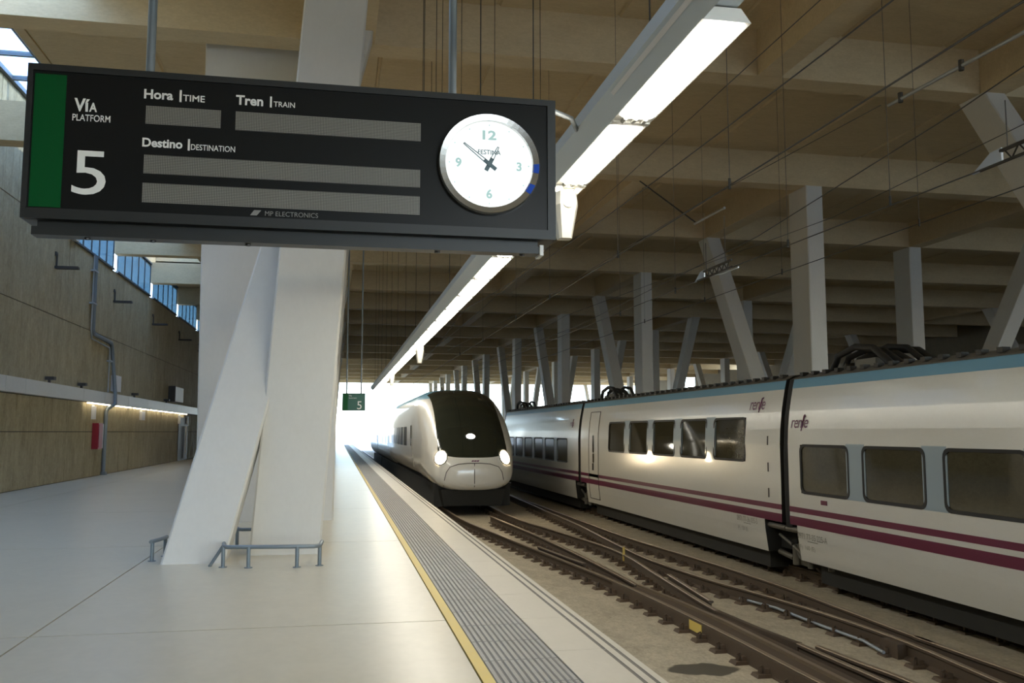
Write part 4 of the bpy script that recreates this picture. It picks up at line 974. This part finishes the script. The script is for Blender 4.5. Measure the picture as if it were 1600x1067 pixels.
for f in (0.45, 0.9): MB().tube([(6.75 - 0.15 * f, 7.4 + 2.2 * f, H(4.02) - 0.06), (6.75 - 0.15 * f, 7.4 + 2.2 * f, H(4.02) + 0.06)], 0.03, 8).build('clamp', 'dark', tn)
t = thing('tension_rod', 'short pale insulator rod near the third roof beam above the wires', 'insulator', (6.7, 16, H(4)))
MB().tube([(8.45, 18.4, H(5.0)), (8.40, 20.0, H(5.0))], 0.03, 8).build('rod', 'wirelight', t); MB().tube([(8.40, 19.9, H(5.0)), (8.40, 23.9, H(7.15))], 0.02, 6).build('stay', 'dark', t)
for (y, lab) in ((7.6, 'silver section insulator with two bars at the right frame edge'), (14.7, 'small silver section insulator on the crossing wire before the raking column')):
    x = 6.62 - (y - 7.5) * 0.028; z = H(2.76)
    t = thing('section_insulator', lab, 'insulator', (x, y, z))
    MB().tube([(x, y - 0.95, z + 0.10), (x, y + 0.20, z + 0.10)], 0.022, 8).build('upper_bar', 'dark', t)
    MB().tube([(x, y - 0.95, z - 0.02), (x, y + 0.5, z - 0.02)], 0.018, 8).build('lower_bar', 'dark', t)
    MB().tube([(x + 0.12, y - 0.95, z - 0.02), (x + 0.12, y - 0.35, z - 0.02), (x, y + 0.0, z - 0.02)], 0.016, 8).build('skid', 'alu', t)
    zz = MB()
    for k in range(5):
        a = y - 0.85 + 0.2 * k; zz.tube([(x, a, z + 0.10), (x, a + 0.1, z - 0.02), (x, a + 0.2, z + 0.10)], 0.010, 5)
    zz.build('bracing', 'dark', t)
    MB().hexa([(x - 0.012, y + 0.18, z - 0.03), (x + 0.012, y + 0.18, z - 0.03), (x + 0.012, y + 0.62, z - 0.03), (x - 0.012, y + 0.62, z - 0.03)], [(x - 0.012, y + 0.18, z + 0.13), (x + 0.012, y + 0.18, z + 0.13), (x + 0.012, y + 0.34, z + 0.12), (x - 0.012, y + 0.34, z + 0.12)]).build('end_plate', 'alu', t)
    MB().tube([(x, y + 0.1, z + 0.1), (x, y + 0.1, z + 0.6)], 0.006, 5).build('hanger', 'wire', t)
    MB().tube([(x, y - 0.7, z + 0.1), (x, y - 0.7, z + 0.9)], 0.006, 5).build('hanger', 'wire', t)
# droppers from roof to the wires
k = 0
for x, h, ys_ in ((4.2, 2.7, [9, 13, 17.5, 21, 26, 31]), (6.5, 2.75, [9.5, 12, 16.5, 20]), (9.05, 3.3, [12.5, 17, 21, 25.5])):
    for y in ys_:
        row = {4.2: 'the platform track wire', 6.5: 'the crossing wire', 9.05: 'the wire over the coaches'}[x]
        nm = ORD[ys_.index(y)]
        t = thing('dropper', 'thin vertical dropper wire reaching up from %s, %s from the camera' % (row, nm), 'wire', (x, y, H(h)))
        onb = any(b - 0.05 < y < b + 0.65 for b in BY)
        MB().tube([(x, y, H(h)), (x, y, ZB if onb else ZS)], 0.004, 4).build('strand', 'wire', t)
        MB().tube([(x, y, H(h) - 0.04), (x, y, H(h) + 0.08)], 0.016, 6).build('clamp', 'dark', t)
# wires that hang from the roof behind the departure board
for k, (x, y, z) in enumerate(((1.15, 12.5, 5.6), (1.42, 13.4, 5.8), (1.95, 14.4, 5.9), (2.05, 13.0, 5.6), (2.55, 14.6, 6.0), (3.1, 13.5, 5.8), (1.35, 14.9, 5.9), (1.65, 14.6, 5.9))):
    o = MB().tube([(x, y, z), (x, y, ZS)], 0.006, 5).build('hanger_wire', 'dark', None, (x, y, z))
    tag(o, 'thin dark wire hanging from the roof behind the departure board', 'wire', 'thin wires hanging behind the departure board')

for o in bpy.data.objects:
    if '_o' in o: del o['_o']
